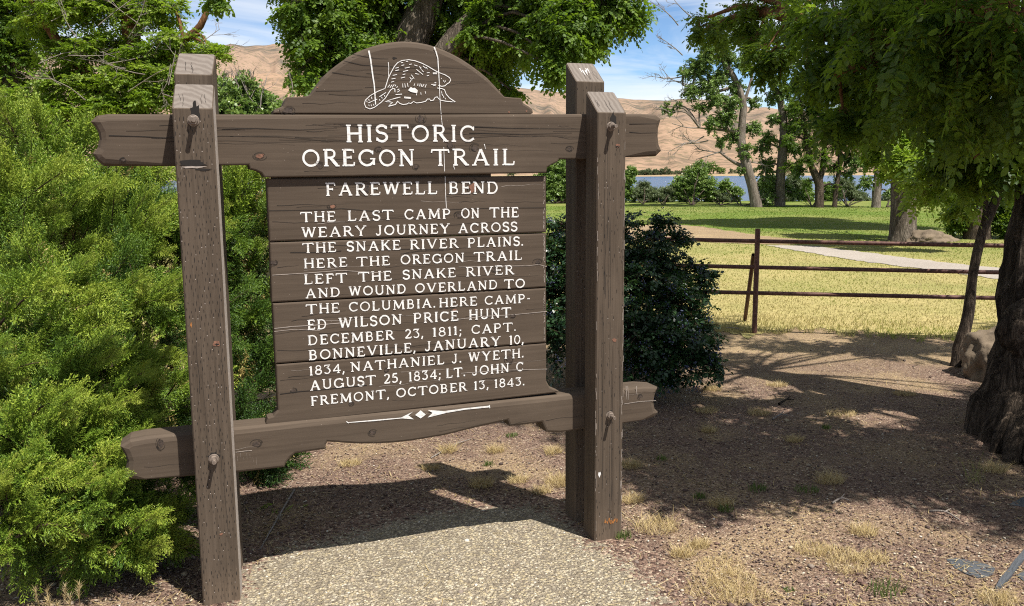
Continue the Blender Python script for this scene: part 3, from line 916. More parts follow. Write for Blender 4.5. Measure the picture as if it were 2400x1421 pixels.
px_ribbon(mb, [(1034, 271), (1037, 300), (1039, 333)], YB, .0022, 5); px_ribbon(mb, [(1040, 345), (1041, 375), (1042, 402)], YB, .0022, 5)
px_ribbon(mb, [(1135, 338), (1138, 350)], YB, .004, 5, .001); px_ribbon(mb, [(1063, 390), (1066, 398)], YB, .004, 5, .001)
top_beam = sp(triangulate(mb.build('beam', BEAM_M))); tag(top_beam, 'broad upper beam carrying the heading')

# arched board
PED_PX = [(641.3, 266), (641.3, 258), (663, 249), (668, 236), (673, 228), (700, 227.5), (717.5, 226), (728, 222), (738, 209), (748, 195), (761, 178), (780, 160), (800, 144.6), (818, 132), (836, 122.6), (855, 114.5), (872.5, 108.4), (892, 103), (911, 99.4), (928, 97),
          (945, 96), (963, 96.6), (981, 98.6), (1002, 102.5), (1022, 108.4), (1044, 117), (1066, 127.8), (1086, 139), (1105, 152), (1125, 167), (1144, 183), (1158, 198), (1169.6, 211.7), (1182.5, 227), (1200, 229), (1221, 230), (1227.7, 242), (1240, 249), (1249, 256), (1249.6, 264), (1244, 268.2)]
ch = [.004] * len(PED_PX)
for i in range(9, 33): ch[i] = .005 + .021 * math.sin(math.pi * (i - 8) / 25) ** .6
for i in (1, 2, 3, 36, 37, 38): ch[i] = .010
YD = YB + .012
mb = MB(); plank(mb, XZ(PED_PX, YD), YD, YBB - .012, ch, None)
cracks(mb, .42, 1.42, 1.98, 2.06, YD, 5, .4, 0, .0014); cracks(mb, .6, 1.25, 2.06, 2.17, YD, 8, .4, 0, .0014)
for L in ([(805, 143), (850, 153), (900, 155), (960, 160), (1040, 158), (1110, 163)], [(778, 170), (830, 178), (890, 183)], [(826, 128), (880, 137), (910, 138)]): px_ribbon(mb, L, YD, .0028, 1, .0008)
px_ribbon(mb, [(740, 214), (800, 213), (850, 210)], YD, .0020, 1, .0008)
knot(mb, 675, 259, YD, .018, .011); c = PY(924, 137, YD); blob(mb, c[0], c[2], .010, .004, YD - .001, 1, 12, .4)
for u, v in ((1193, 263), (1234, 261), (744, 205)): c = PY(u, v, YD); blob(mb, c[0], c[2], .004, .003, YD - .001, 4, 9, .3)
ped = sp(triangulate(mb.build('arched_board', BEAM_M)))


def bv(x, y): return (640 + x / 3.871, 80 + y / 3.871)


BEAVER = [[(1015, 495), (950, 520), (880, 560), (838, 600), (828, 630), (842, 665), (880, 680), (920, 665), (980, 620), (1020, 580), (1045, 540), (1065, 510), (1085, 495), (1105, 498), (1106, 528)],
          [(1015, 495), (1030, 450), (1045, 400), (1070, 350), (1100, 295), (1130, 260), (1170, 240), (1230, 233), (1290, 243), (1350, 265), (1400, 290), (1450, 320), (1500, 348), (1560, 370), (1600, 395), (1612, 415), (1600, 440), (1575, 455), (1560, 470), (1530, 475), (1500, 465)],
          [(1490, 490), (1530, 495), (1555, 505), (1570, 545), (1600, 580), (1655, 618), (1620, 615), (1570, 610), (1520, 600)],
          [(1155, 572), (1110, 583), (1060, 598), (1015, 617), (1060, 615), (1085, 622), (1065, 635), (1045, 655), (1110, 640), (1130, 610), (1150, 630), (1180, 640), (1215, 635), (1230, 625), (1250, 630), (1275, 612), (1300, 625), (1340, 622), (1385, 610), (1400, 590), (1420, 590), (1430, 605), (1455, 600), (1470, 575), (1490, 570), (1500, 585), (1520, 600)],
          [(1112, 550), (1170, 545)]]
FUR = [(1110, 310, 1140, 302), (1110, 333, 1143, 325), (1085, 375, 1125, 368), (1075, 408, 1110, 402), (1070, 437, 1098, 430), (1160, 262, 1180, 258), (1205, 250, 1225, 248), (1165, 285, 1190, 280), (1235, 277, 1258, 272), (1195, 310, 1240, 300), (1180, 340, 1225, 330), (1175, 370, 1200, 362), (1160, 400, 1198, 390),
       (1040, 485, 1060, 460), (1060, 487, 1080, 460), (1080, 485, 1100, 455), (1105, 475, 1115, 460), (1120, 488, 1130, 475), (1128, 528, 1150, 512), (1128, 508, 1145, 498), (1175, 450, 1178, 485), (1195, 448, 1200, 485), (1218, 445, 1225, 480), (1250, 420, 1240, 440), (1265, 400, 1255, 415), (1255, 370, 1280, 405), (1240, 390, 1260, 420),
       (1290, 358, 1320, 365), (1300, 320, 1360, 368), (1335, 310, 1365, 345), (1360, 290, 1385, 310), (1280, 280, 1310, 290), (1325, 295, 1345, 310), (1390, 300, 1400, 320), (1395, 380, 1415, 375), (1395, 352, 1420, 350), (1315, 450, 1312, 470), (1335, 448, 1330, 475), (1350, 455, 1345, 478), (1370, 455, 1355, 480), (1390, 457, 1378, 485), (1285, 450, 1278, 470),
       (1435, 458, 1480, 455), (1465, 440, 1480, 440), (1450, 470, 1475, 465), (1545, 420, 1555, 440), (1560, 420, 1565, 432), (1525, 400, 1530, 405), (865, 625, 945, 590), (965, 570, 1025, 530), (850, 605, 853, 620), (868, 590, 872, 610), (893, 570, 897, 590), (965, 590, 970, 605), (985, 570, 990, 585), (1010, 555, 1015, 570), (890, 640, 892, 655), (912, 635, 915, 650), (868, 640, 872, 655),
       (1545, 560, 1550, 580), (1560, 580, 1566, 592), (1530, 540, 1540, 560), (1525, 515, 1532, 535), (1340, 530, 1343, 550), (1300, 540, 1303, 556), (1380, 520, 1384, 540)]
mb = MB(); y = YD - .0016
for L in BEAVER: ribbon(mb, XZ([bv(*p) for p in L], y), .0031, y)
for i, (a0, b0, a1, b1) in enumerate(FUR): ribbon(mb, XZ([bv(a0, b0), bv(a1, b1)], y), .0027, y - .0002)
ribbon(mb, XZ([bv(1450, 357), bv(1487, 357)], y), .007, y - .0003); ribbon(mb, XZ([bv(1190, 575), bv(1250, 580)], y), .007, y - .0003)
q = XZ([bv(*p) for p in [(1225, 510), (1250, 480), (1268, 492), (1285, 488), (1312, 510), (1308, 537), (1280, 532), (1250, 525)]], y); mb.add([(a, y - .0004, b) for a, b in q], [tuple(range(len(q)))])
o = triangulate(mb.build('carving', M_WHITE, ped)); tag(o, 'white line drawing of a crouching beaver with a flat tail')
y = YD - .0024
for q, w0, w1 in (([(868, 150), (885, 230), (905, 380), (918, 460), (925, 560), (930, 640)], .0065, .0045), ([(1462, 118), (1478, 160), (1495, 220), (1503, 350), (1510, 480), (1515, 600), (1525, 728)], .0060, .0018), ([(1045, 255), (1050, 300), (1047, 385)], .0026, .002)):
    mb = MB(); ribbon(mb, XZ([bv(*p) for p in q], y), w0, y, 0, w1); triangulate(mb.build('paint_drip', M_WHITE, ped))

# text boards
XL, XR = .3390, 1.5560
seam = [1.7080, 1.4493, 1.1987, .9411]
boards = []
for i in range(3):
    zt, zb = seam[i] - .002, seam[i + 1] + .002
    j = .003
    out = [(XL - j * (i == 1), zb), (XR + j * (i == 0) * .3, zb), (XR, zt), (XL, zt)]
    mb = MB(); plank(mb, out, YP, YP + .058, .007)
    cracks(mb, XL, XR, zb, zt, YP, 18, .35, .25, .0018)
    if i == 0:
        knot(mb, 856, 441, YP, .018, .018); knot(mb, 1108, 440, YP, .016, .022, True); knot(mb, 779, 484, YP, .012, .007, True); knot(mb, 1076, 505, YP, .014, .010)
        px_ribbon(mb, [(630, 494), (760, 492), (800, 489), (900, 497)], YP, .002, 1); px_ribbon(mb, [(1040, 492), (1150, 488), (1280, 487)], YP, .002, 1)
        px_ribbon(mb, [(1043, 414), (1044, 450), (1046, 488)], YP, .0024, 5)
    if i == 1:
        knot(mb, 640, 616, YP, .012, .008); knot(mb, 1260, 614, YP, .013, .008); knot(mb, 1160, 632, YP, .012, .008)
        px_ribbon(mb, [(638, 645), (720, 640), (800, 634), (900, 640)], YP, .0024, 2); px_ribbon(mb, [(1075, 626), (1180, 624), (1240, 623), (1262, 620), (1281, 625)], YP, .0024, 2)
        px_ribbon(mb, [(680, 592), (760, 592), (800, 588)], YP, .0024, 1); px_ribbon(mb, [(880, 586), (960, 584), (1040, 586)], YP, .002, 1)
    if i == 2:
        px_ribbon(mb, [(643, 770), (690, 765), (730, 763), (800, 757)], YP, .003, 2); px_ribbon(mb, [(643, 777), (690, 772), (750, 775)], YP, .002, 2)
        px_ribbon(mb, [(1060, 750), (1130, 742), (1200, 738), (1282, 730)], YP, .0026, 2); knot(mb, 1065, 727, YP, .010, .006, True); knot(mb, 1202, 741, YP, .008, .006)
    for _ in range(26):                   # paint lost along the end of each board
        zz = random.uniform(zb + .01, zt - .01); L = random.uniform(.004, .018)
        ribbon(mb, [(XR - .009 - random.uniform(0, .006), zz), (XR - .009 + random.uniform(-.004, 0), zz + L)], .0022, YP - .0009, 2)
    boards.append(sp(triangulate(mb.build('board', BEAM_M))))
LB_PX = [(651, 968), (641, 975), (627, 979.5), (623.4, 992), (624.5, 999), (950, 962), (1308, 920.5), (1310.5, 917), (1300, 912.5), (1288.4, 907), (1284.2, 893)]
p = XZ(LB_PX, YP); zt = seam[3] - .002
out = [(XL + .002, zt)] + [(XL + .001, p[0][1] + .012)] + p[1:10] + [(XR, p[10][1]), (XR, zt)]
mb = MB(); plank(mb, out, YP, YP + .058, .007); cracks(mb, XL, XR, .72, zt, YP, 16, .3, .3, .0018)
px_ribbon(mb, [(656, 924), (700, 918), (760, 913), (860, 903)], YP, .0028, 1); px_ribbon(mb, [(1080, 875), (1180, 868), (1282, 865)], YP, .0024, 2)
knot(mb, 1193, 842, YP, .013, .014); knot(mb, 687, 916, YP, .009, .007); knot(mb, 905, 869, YP, .006, .006); knot(mb, 822, 947, YP, .008, .006)
boards.append(sp(triangulate(mb.build('board', BEAM_M))))

# lower beam
px_l = [(560, 1108), (667, 1096), (671, 1086), (680, 1074), (692, 1064), (764, 1053.5), (764, 1043), (768, 1036.5), (839, 1041), (885, 1040.7), (925, 1038.5), (966, 1034), (1041, 1021.5), (1112, 1004), (1161, 992.6), (1190, 986), (1195, 1000), (1235, 995.5), (1271, 990.5), (1275, 1000), (1281, 1013.5), (1314, 1014.2)]
mid = XZ(px_l, YB)
right = XZ([(1545, 909), (1538, 928), (1535, 945), (1538, 960), (1546, 968), (1536, 979)], YB)
zt = .690
out = [(-.175, zt), (-.235, .684), (-.272, .660), (-.258, .625), (-.252, .598), (-.257, .568), (-.270, .538), (-.250, .520), (-.19, .516)] + mid + \
      [(1.74, .516), (2.05, .524)] + right[::-1] + [(2.118, .682), (2.06, .690)]
ch = [.006] * len(out)
for i in range(0, 8): ch[i] = .026
for i in range(len(out) - 8, len(out)): ch[i] = .022
for i in range(9, 9 + len(mid)): ch[i] = .010
mb = MB(); plank(mb, out, YB, YBB, ch); cracks(mb, -.2, 2.08, .55, .675, YB, 9, .25, .4, .0016)
px_ribbon(mb, [(552, 1060), (575, 1057), (590, 1056)], YB, .003, 2); knot(mb, 601, 1040, YB, .014, .010); knot(mb, 377, 1040, YB, .010, .016); knot(mb, 874, 1014, YB, .012, .009); knot(mb, 1500, 930, YB, .008, .008)
px_ribbon(mb, [(1462, 947), (1500, 941), (1537, 939)], YB, .0026, 2)
for u in (1467, 1471, 1491): px_ribbon(mb, [(u, 905), (u + 1, 920), (u + 2, 938 - (u > 1480) * 12)], YB, .0032, 2, .0012)
for u in np.linspace(556, 600, 7): px_ribbon(mb, [(u, 1062 + random.uniform(-5, 15)), (u + 1, 1088 + random.uniform(-16, 4))], YB, .0006, 2, .0003)
low_beam = sp(triangulate(mb.build('beam', BEAM_M))); tag(low_beam, 'scalloped lower beam with a white arrow and diamond ornament')
mb = MB(); y = YB - .0016
for L in ([(815, 990), (880, 984), (940, 979), (968, 965), (957, 974), (970, 983), (940, 981), (880, 987), (815, 991.5)], [(973, 973), (986, 962), (998, 972), (986, 981)], [(1002, 961), (1040, 964), (1090, 957), (1147, 951), (1147, 955), (1090, 960.5), (1046, 968), (1002, 979), (1014, 968)]):
    q = XZ(L, y); mb.add([(a, y, b) for a, b in q], [tuple(range(len(q)))])
ribbon(mb, XZ([(1147, 949.5), (1148, 957)], y), .004, y - .0002); ribbon(mb, XZ([(812, 988), (817, 992)], y), .004, y - .0002)
triangulate(mb.build('ornament', M_WHITE, low_beam))


mb = MB(); mb.box(.36, 1.30, .160, .190, 1.66, 1.75)  # added strip, keeps the seam dark where bright ground would show through
sp(mb.build('added_strip', BEAM_M))

# ---- routed lettering, drawn stroke by stroke
def arc(cx, cy, rx, ry, a0, a1, n=14):
    return [(cx + rx * math.cos(math.radians(a0 + (a1 - a0) * i / n)), cy + ry * math.sin(math.radians(a0 + (a1 - a0) * i / n))) for i in range(n + 1)]


TK, TN, SF = .175, .115, .085


def S(x, y, l=.11, r=.11): return ([(x - l, y), (x + r, y)], SF)


def B(x): return S(x, .04)
def T_(x): return S(x, .96)


GL = {
    'H': (.84, [([(.17, .04), (.17, .96)], TK), ([(.69, .04), (.69, .96)], TK), ([(.17, .5), (.69, .5)], TN), B(.17), T_(.17), B(.69), T_(.69)]),
    'I': (.34, [([(.17, .04), (.17, .96)], TK), B(.17), T_(.17)]),
    'S': (.62, [(arc(.31, .735, .22, .215, 15, 270, 14) + arc(.31, .275, .23, .235, 80, -165, 14), .15), ([(.53, .74), (.53, .93)], SF), ([(.08, .08), (.08, .26)], SF)]),
    'T': (.86, [([(.43, .04), (.43, .95)], TK), ([(.05, .94), (.81, .94)], TN), B(.43), ([(.06, .98), (.03, .78)], .09), ([(.80, .98), (.83, .78)], .09)]),
    'O': (.90, [(arc(.45, .5, .355, .435, 0, 360, 28), .135)]),
    'R': (.80, [([(.17, .04), (.17, .96)], TK), ([(.17, .94)] + [(.36, .94)] + arc(.38, .72, .20, .22, 90, -90, 10) + [(.17, .50)], TN), ([(.38, .50), (.68, .05)], TK), B(.17), S(.10, .95, .06, .05), S(.70, .04, .08, .10)]),
    'C': (.80, [(arc(.44, .5, .345, .435, 42, 318, 22), .135), ([(.70, .70), (.72, .92)], SF), ([(.69, .26), (.73, .14)], .06)]),
    'E': (.70, [([(.17, .04), (.17, .96)], TK), ([(.17, .945), (.58, .945)], TN), ([(.17, .51), (.46, .51)], TN), ([(.17, .055), (.60, .055)], TN), S(.10, .95, .06, .03), S(.10, .05, .06, .03), ([(.58, .97), (.60, .78)], SF), ([(.47, .60), (.47, .42)], SF), ([(.60, .04), (.63, .24)], SF)]),
    'G': (.90, [(arc(.45, .5, .36, .435, 45, 345, 24), .135), ([(.73, .70), (.74, .92)], SF), ([(.79, .08), (.79, .44)], TN), S(.74, .44, .14, .12)]),
    'N': (.86, [([(.17, .04), (.17, .96)], TN), ([(.69, .04), (.69, .96)], TN), ([(.15, .95), (.69, .06)], TK), B(.17), S(.11, .96, .09, .08), T_(.69)]),
    'A': (.90, [([(.15, .04), (.45, .97)], TN), ([(.45, .97), (.75, .04)], TK), ([(.26, .34), (.64, .34)], .10), B(.15), B(.75)]),
    'L': (.68, [([(.17, .04), (.17, .96)], TK), ([(.17, .055), (.58, .055)], TN), T_(.17), S(.10, .05, .06, .03), ([(.58, .03), (.61, .26)], SF)]),
    'F': (.66, [([(.17, .04), (.17, .96)], TK), ([(.17, .945), (.56, .945)], TN), ([(.17, .51), (.44, .51)], TN), B(.17), S(.10, .95, .06, .03), ([(.56, .97), (.58, .76)], SF), ([(.45, .60), (.45, .42)], SF)]),
    'W': (1.10, [([(.14, .96), (.33, .05)], TK), ([(.33, .05), (.55, .93)], TN), ([(.55, .93), (.76, .05)], TK), ([(.76, .05), (.97, .96)], TN), T_(.14), T_(.97), S(.53, .95, .10, .06)]),
    'B': (.76, [([(.17, .04), (.17, .96)], TK), ([(.17, .945), (.36, .945)] + arc(.38, .735, .17, .21, 90, -90, 10) + [(.17, .525)], TN), ([(.36, .52)] + arc(.39, .29, .21, .235, 90, -90, 10) + [(.17, .055)], TN), S(.10, .95, .06, .03), S(.10, .05, .06, .03)]),
    'D': (.86, [([(.17, .04), (.17, .96)], TK), ([(.17, .945), (.36, .945)] + arc(.38, .5, .34, .445, 90, -90, 18) + [(.17, .055)], .125), S(.10, .95, .06, .03), S(.10, .05, .06, .03)]),
    'M': (1.06, [([(.16, .04), (.20, .96)], TN), ([(.86, .96), (.90, .04)], TK), ([(.20, .95), (.53, .12)], TK), ([(.53, .12), (.86, .95)], TN), B(.16), B(.90), S(.16, .96, .09, .05), S(.90, .96, .05, .09)]),
    'P': (.74, [([(.17, .04), (.17, .96)], TK), ([(.17, .945), (.38, .945)] + arc(.40, .70, .21, .245, 90, -90, 12) + [(.17, .455)], TN), B(.17), S(.10, .95, .06, .03)]),
    'Y': (.90, [([(.14, .96), (.45, .46)], TK), ([(.45, .46), (.76, .96)], TN), ([(.45, .04), (.45, .50)], TK), B(.45), T_(.14), T_(.76)]),
    'J': (.58, [([(.38, .96), (.38, .26)] + arc(.22, .24, .16, .19, 0, -150, 8), .14), T_(.38), ([(.06, .24), (.09, .10)], .10)]),
    'U': (.86, [([(.17, .96), (.17, .36)] + arc(.43, .35, .26, .29, 180, 360, 12) + [(.69, .96)], .135), T_(.17), T_(.69)]),
    'K': (.84, [([(.17, .04), (.17, .96)], TK), ([(.24, .45), (.66, .95)], TN), ([(.36, .58), (.70, .05)], TK), B(.17), T_(.17), S(.66, .96, .10, .08), S(.71, .04, .09, .09)]),
    'V': (.90, [([(.14, .96), (.45, .04)], TK), ([(.45, .04), (.76, .96)], TN), T_(.14), T_(.76)]),
    '1': (.36, [([(.19, .04), (.19, .96)], TK), ([(.19, .94), (.06, .82)], .10), B(.19)]),
    '2': (.66, [(arc(.32, .71, .21, .23, 165, -30, 12) + [(.30, .30), (.10, .07)], .13), ([(.08, .065), (.56, .065)], .13), ([(.57, .05), (.59, .22)], SF)]),
    '3': (.62, [([(.10, .92), (.50, .92), (.28, .60)] + arc(.28, .33, .23, .27, 85, -150, 14), .125), ([(.10, .96), (.09, .78)], SF)]),
    '4': (.70, [([(.48, .04), (.48, .96)], .15), ([(.50, .95), (.06, .28)], .10), ([(.05, .28), (.66, .28)], .11), S(.48, .04)]),
    '5': (.62, [([(.17, .92), (.15, .55)] + arc(.28, .32, .24, .27, 110, -150, 14), .125), ([(.14, .92), (.52, .92)], .13)]),
    '8': (.64, [(arc(.32, .74, .185, .20, 0, 360, 20), .115), (arc(.32, .285, .23, .235, 0, 360, 20), .125)]),
    '0': (.68, [(arc(.34, .5, .25, .43, 0, 360, 24), .125)]),
    '.': (.22, [([(.10, .0), (.10, .17)], .17)]),
    ',': (.24, [([(.12, .16), (.12, .05), (.04, -.16)], .14)]),
    ';': (.26, [([(.13, .16), (.13, .05), (.05, -.16)], .14), ([(.13, .42), (.13, .58)], .16)]),
    '-': (.36, [([(.05, .45), (.31, .45)], .14)]),
}


def set_line(words, tl, bl, tr, br, Y, parent, bold=1.0, label=None):
    """words: (text, left, right) along a line whose cap line runs tl-tr and base line bl-br on the board face"""
    x0, x1 = words[0][1], words[-1][2]
    cap = lambda u: tl + (tr - tl) * (u - x0) / (x1 - x0); base = lambda u: bl + (br - bl) * (u - x0) / (x1 - x0)
    for text, l, r in words:
        A0, A1 = PY(l, base(l), Y), PY(r, base(r), Y); B0, B1 = PY(l, cap(l), Y), PY(r, cap(r), Y)
        hgt = ((B0[2] - A0[2]) + (B1[2] - A1[2])) / 2; wid = A1[0] - A0[0]
        ws = [GL[c][0] for c in text]; tot = sum(ws); gap = .10 if len(text) > 1 else 0
        k = wid / hgt / (tot + gap * (len(text) - 1))          # stretch the letters to the measured word
        x = 0.0; mb = MB()
        for c, w in zip(text, ws):
            sx = k; dj = random.uniform(-.018, .018); n = 0
            for pts, t in GL[c][1]:
                q = []
                for (a, b) in pts:
                    ux = (x + a * sx) * hgt / wid; zb = A0[2] + (A1[2] - A0[2]) * ux
                    q.append((A0[0] + ux * wid + random.uniform(-.0004, .0004), zb + (b + dj) * hgt + random.uniform(-.0004, .0004)))
                ribbon(mb, q, t * hgt * bold * random.uniform(.92, 1.08), Y - .0012 - .00022 * n); n += 1
            x += (w + gap) * k
        tag(triangulate(mb.build('lettering', M_WHITE, parent)), 'white routed word ' + text)


YT = YB
set_line([('HISTORIC', 809, 1114)], 293.5, 333.5, 292, 332.5, YT, top_beam, .98)
set_line([('OREGON', 707, 973), ('TRAIL', 1010, 1208)], 350.5, 391.5, 348.5, 387.5, YT, top_beam, .98)
b1, b2, b3, b4 = boards
BO = 1.02
set_line([('FAREWELL', 762, 1026), ('BEND', 1051, 1169)], 428, 459, 425, 454, YP, b1, BO)
set_line([('THE', 704, 788), ('LAST', 814, 923), ('CAMP', 947, 1057), ('ON', 1080, 1124), ('THE', 1147, 1216)], 497, 521, 485, 509, YP, b1, BO)
set_line([('WEARY', 706, 860), ('JOURNEY', 880, 1055), ('ACROSS', 1073, 1213)], 533, 557.5, 520, 542.5, YP, b1, BO)
set_line([('THE', 709, 789), ('SNAKE', 812, 939.5), ('RIVER', 960, 1075), ('PLAINS.', 1095, 1227)], 569.5, 593.5, 554, 576, YP, b2, BO)
set_line([('HERE', 711, 815), ('THE', 835, 915), ('OREGON', 938, 1089), ('TRAIL', 1110, 1224)], 607, 629.5, 587, 609.5, YP, b2, BO)
set_line([('LEFT', 712, 814), ('THE', 839, 919), ('SNAKE', 943, 1069), ('RIVER', 1091, 1205)], 644, 667, 621, 643, YP, b2, BO)
set_line([('AND', 715, 799), ('WOUND', 817, 953), ('OVERLAND', 972, 1167), ('TO', 1181, 1231)], 677, 699.5, 653, 674.5, YP, b2, BO)
set_line([('THE', 717, 797), ('COLUMBIA.', 817, 1021), ('HERE', 1028, 1119), ('CAMP-', 1135, 1243)], 713, 736.5, 689, 709.5, YP, b3, BO)
set_line([('ED', 720, 767), ('WILSON', 793, 943), ('PRICE', 968, 1075), ('HUNT', 1098, 1198)], 750, 774, 720, 744, YP, b3, BO)
set_line([('DECEMBER', 721, 925), ('23,', 948, 993), ('1811;', 1013, 1083), ('CAPT.', 1104, 1210)], 786.5, 810, 755, 776, YP, b3, BO)
set_line([('BONNEVILLE,', 723, 975), ('JANUARY', 995, 1174), ('10,', 1193, 1228)], 821.5, 845, 783.5, 805.5, YP, b3, BO)
set_line([('1834,', 724, 809), ('NATHANIEL', 821, 1042), ('J.', 1058, 1082), ('WYETH.', 1097, 1228)], 858, 880.5, 816, 837.5, YP, b4, BO)
set_line([('AUGUST', 726, 881), ('25,', 899, 942), ('1834;', 957, 1034), ('LT.', 1045, 1091), ('JOHN', 1106, 1194), ('C', 1209, 1227)], 892, 916, 848, 869.5, YP, b4, BO)
set_line([('FREMONT,', 728, 913), ('OCTOBER', 928, 1095), ('13,', 1110, 1146), ('1843.', 1158, 1230)], 929, 951.5, 882.5, 903, YP, b4, BO)

# ------------------------------------------------------------------ vegetation


def px_clumps(cr, tb, skel, L, dens, leaf, per=9, droop=.35, tint=.45, up=.15, limb=(.03, .012), flat=1.0, twig=.006):
    """L: (u, v, depth, radius); dens: twigs for a clump one metre in radius"""
    for q in L:
        u, v, d, r = q[:4]; c = PD(u, v, d); t = tint + (q[4] if len(q) > 4 else 0)
        cr.clump(c, (r, r, r * flat), max(8, int(dens * r ** 2.1)), leaf, per, droop, t, up, twig)
        if skel: limb_to(tb, skel, c, *limb)


def world_clumps(cr, tb, skel, L, dens, leaf, per=9, droop=.35, tint=.45, up=.1, limb=(.03, .012)):
    for x, y, z, r, fl in L:
        c = np.array([x, y, z], float)
        cr.clump(c, (r, r, r * fl), max(8, int(dens * r ** 2.1)), leaf, per, droop, tint, up)
        if skel: limb_to(tb, skel, c, *limb)


def tree(name, base, label, cat='tree', group=None):
    o = empty(name, (0, 0, 0)); tag(o, label, cat, group); return o


def finish(root, base, kids):
    """put the tree's origin at its foot without moving its parts"""
    base = Vector([float(x) for x in base]); root.location = base
    for k in kids: k.location = -base


# --- the locust standing right behind the sign
D = 12.0
t = tree('locust_tree', None, 'big locust tree behind the arched sign top with two stout limbs and drooping leaves')
tb = Tubes(); cr = Crown(T_LOC)
base = PZ(870, 705)
sk = [tb.add([base, PD(905, 500, D), PD(935, 300, D), PD(960, 110, D), PD(990, 30, D), PD(1012, -30, D), PD(1040, -260, D)], [.40, .30, .26, .23, .22, .20, .12], 20, 40, .10, 2.2, .12, 2.0),
      tb.add([PD(938, 300, D), PD(1000, 190, D - .2), PD(1070, 95, D - .3), PD(1150, 10, D - .2), PD(1260, -120, D - .2), PD(1400, -260, D)], [.20, .18, .17, .15, .10, .05], 16, 30, .10, 2.2, .1, 5.0),
      tb.add([PD(920, 400, D), PD(850, 200, D + .2), PD(770, 40, D), PD(690, -120, D)], [.17, .14, .11, .05], 12, 24, .1, 2.2, .1, 7.0)]
vis = [(688, 15, 11, .26), (700, 85, 11, .25), (712, 150, 11, .22), (722, 195, 11, .17), (760, 40, 11.3, .60), (790, 130, 11.5, .50), (850, 60, 12, .65), (870, 150, 12.2, .45), (920, 20, 12.6, .5), (930, 90, 13, .5), (1000, 110, 13, .5), (1060, 30, 13, .5),
       (1095, 125, 12.2, .42), (1130, 50, 12.4, .55), (1150, 140, 12, .36, .15), (1185, 110, 12, .34), (1172, 190, 12, .22, .2), (1196, 210, 11.8, .16, .2), (1215, 40, 11.6, .5), (1265, 60, 11.2, .42), (1310, 30, 11, .45), (1320, 95, 10.8, .36), (1290, 130, 10.8, .22), (1312, 160, 10.7, .14), (1365, 50, 11, .38, .12), (1385, 80, 11, .25, .2),
       (1400, 0, 11, .42), (1460, 0, 11, .26), (1490, 40, 11, .16), (1440, 30, 11, .16), (500, -4, 11.5, .08), (660, -60, 11.3, .25), (1110, 70, 11.4, .26), (1180, 60, 11.4, .28), (1140, 20, 11.4, .3)]
px_clumps(cr, tb, sk, vis, 270, .19, 8, .55, .38)
px_clumps(cr, tb, sk, [(760, -110, 11.3, .7), (840, -100, 12, .9), (1000, -130, 12, .9), (1160, -120, 12, .9), (1300, -110, 11.3, .8), (1430, -110, 11.3, .7), (900, -260, 13, 1.1), (1150, -260, 12.5, 1.1), (1400, -230, 12, .9), (760, -260, 12.5, 1)], 170, .22, 8, .5, .4)
tw = cr.tw.build('twigs', M_BARKD, t)
finish(t, base, [tb.build('trunk', M_BARKG, t), cr.build(M_LOC, t), tw])

# --- the locust beyond the juniper
t = tree('locust_tree', None, 'sunlit leafy locust tree with bare grey twigs behind the juniper')
tb = Tubes(); cr = Crown(T_LOC); base = PZ(300, 655)
sk = [tb.add([base, PD(305, 420, 13), PD(322, 240, 13), PD(305, 60, 13), PD(285, -160, 13)], [.26, .2, .16, .12, .06], 12, 26, .08, 2.2, .1, 1.0),
      tb.add([PD(312, 330, 13), PD(215, 190, 13), PD(130, 90, 13), PD(60, -20, 13)], [.10, .09, .07, .03], 8, 16), tb.add([PD(322, 240, 13), PD(400, 120, 12.8), PD(470, 60, 12.6), PD(500, -40, 12.6)], [.09, .07, .05, .02], 8, 16)]
vis = [(90, 60, 13.3, .42), (150, 30, 13, .62, .1), (255, 20, 13, .6), (350, 40, 13, .6, .1), (395, 15, 12.8, .28, .15), (420, 95, 12.6, .38, .1), (350, 130, 12.8, .52), (255, 110, 13, .5, .1), (180, 130, 13, .5), (140, 200, 13, .5), (225, 205, 13, .5, .1), (300, 190, 12.8, .5, .1),
       (390, 180, 12.6, .42, .1), (450, 160, 12.4, .34), (490, 115, 12.3, .22, .12), (512, 130, 12.2, .16, .1), (110, 260, 12.8, .42), (190, 265, 12.8, .40), (270, 260, 12.7, .42), (350, 235, 12.6, .40), (120, 110, 13.2, .34), (420, 235, 12.5, .32), (60, 230, 13, .34), (470, 200, 12.4, .22), (340, 290, 12.8, .4), (240, 310, 13, .4), (150, 320, 13, .4)]
px_clumps(cr, tb, sk, vis, 210, .17, 8, .12, .62, .3, flat=.55)
px_clumps(cr, tb, sk, [(130, -80, 13.3, .8), (270, -90, 13, .7), (250, -220, 13, 1.0)], 170, .2, 8, .15, .5, .25, flat=.7)
tw = cr.tw.build('twigs', M_TWIG, t)
db = []
for (u, v, d, dx, dz, L) in [(430, 150, 12.2, .9, .3, .55), (455, 110, 12.2, .8, .6, .45), (300, 90, 12.4, .4, .7, .5), (250, 150, 12.3, .8, .2, .7), (180, 90, 12.4, -.3, .8, .6), (160, 130, 12.4, .7, .1, .8), (340, 175, 12.2, -.7, .2, .6), (395, 200, 12.1, .2, .8, .5), (330, 60, 12.4, -.6, .5, .6),
                             (90, 150, 12.4, .9, .3, .7), (400, 150, 12.1, -.3, -.7, .5), (230, 60, 12.4, .6, .5, .7), (380, 220, 12.0, .8, -.1, .45), (120, 50, 12.5, .7, .5, .6), (300, 215, 12.1, .5, .3, .6), (200, 235, 12.2, -.6, .4, .5)]:
    dt = Tubes(); dead_spray(dt, PD(u, v, d), [dx, random.uniform(-.3, .3), dz], L, .0075, 3); db.append(dt.build('dead_branch', M_TWIG, t))
finish(t, base, [tb.build('trunk', M_BARKO, t), cr.build(M_LOC, t), tw] + db)

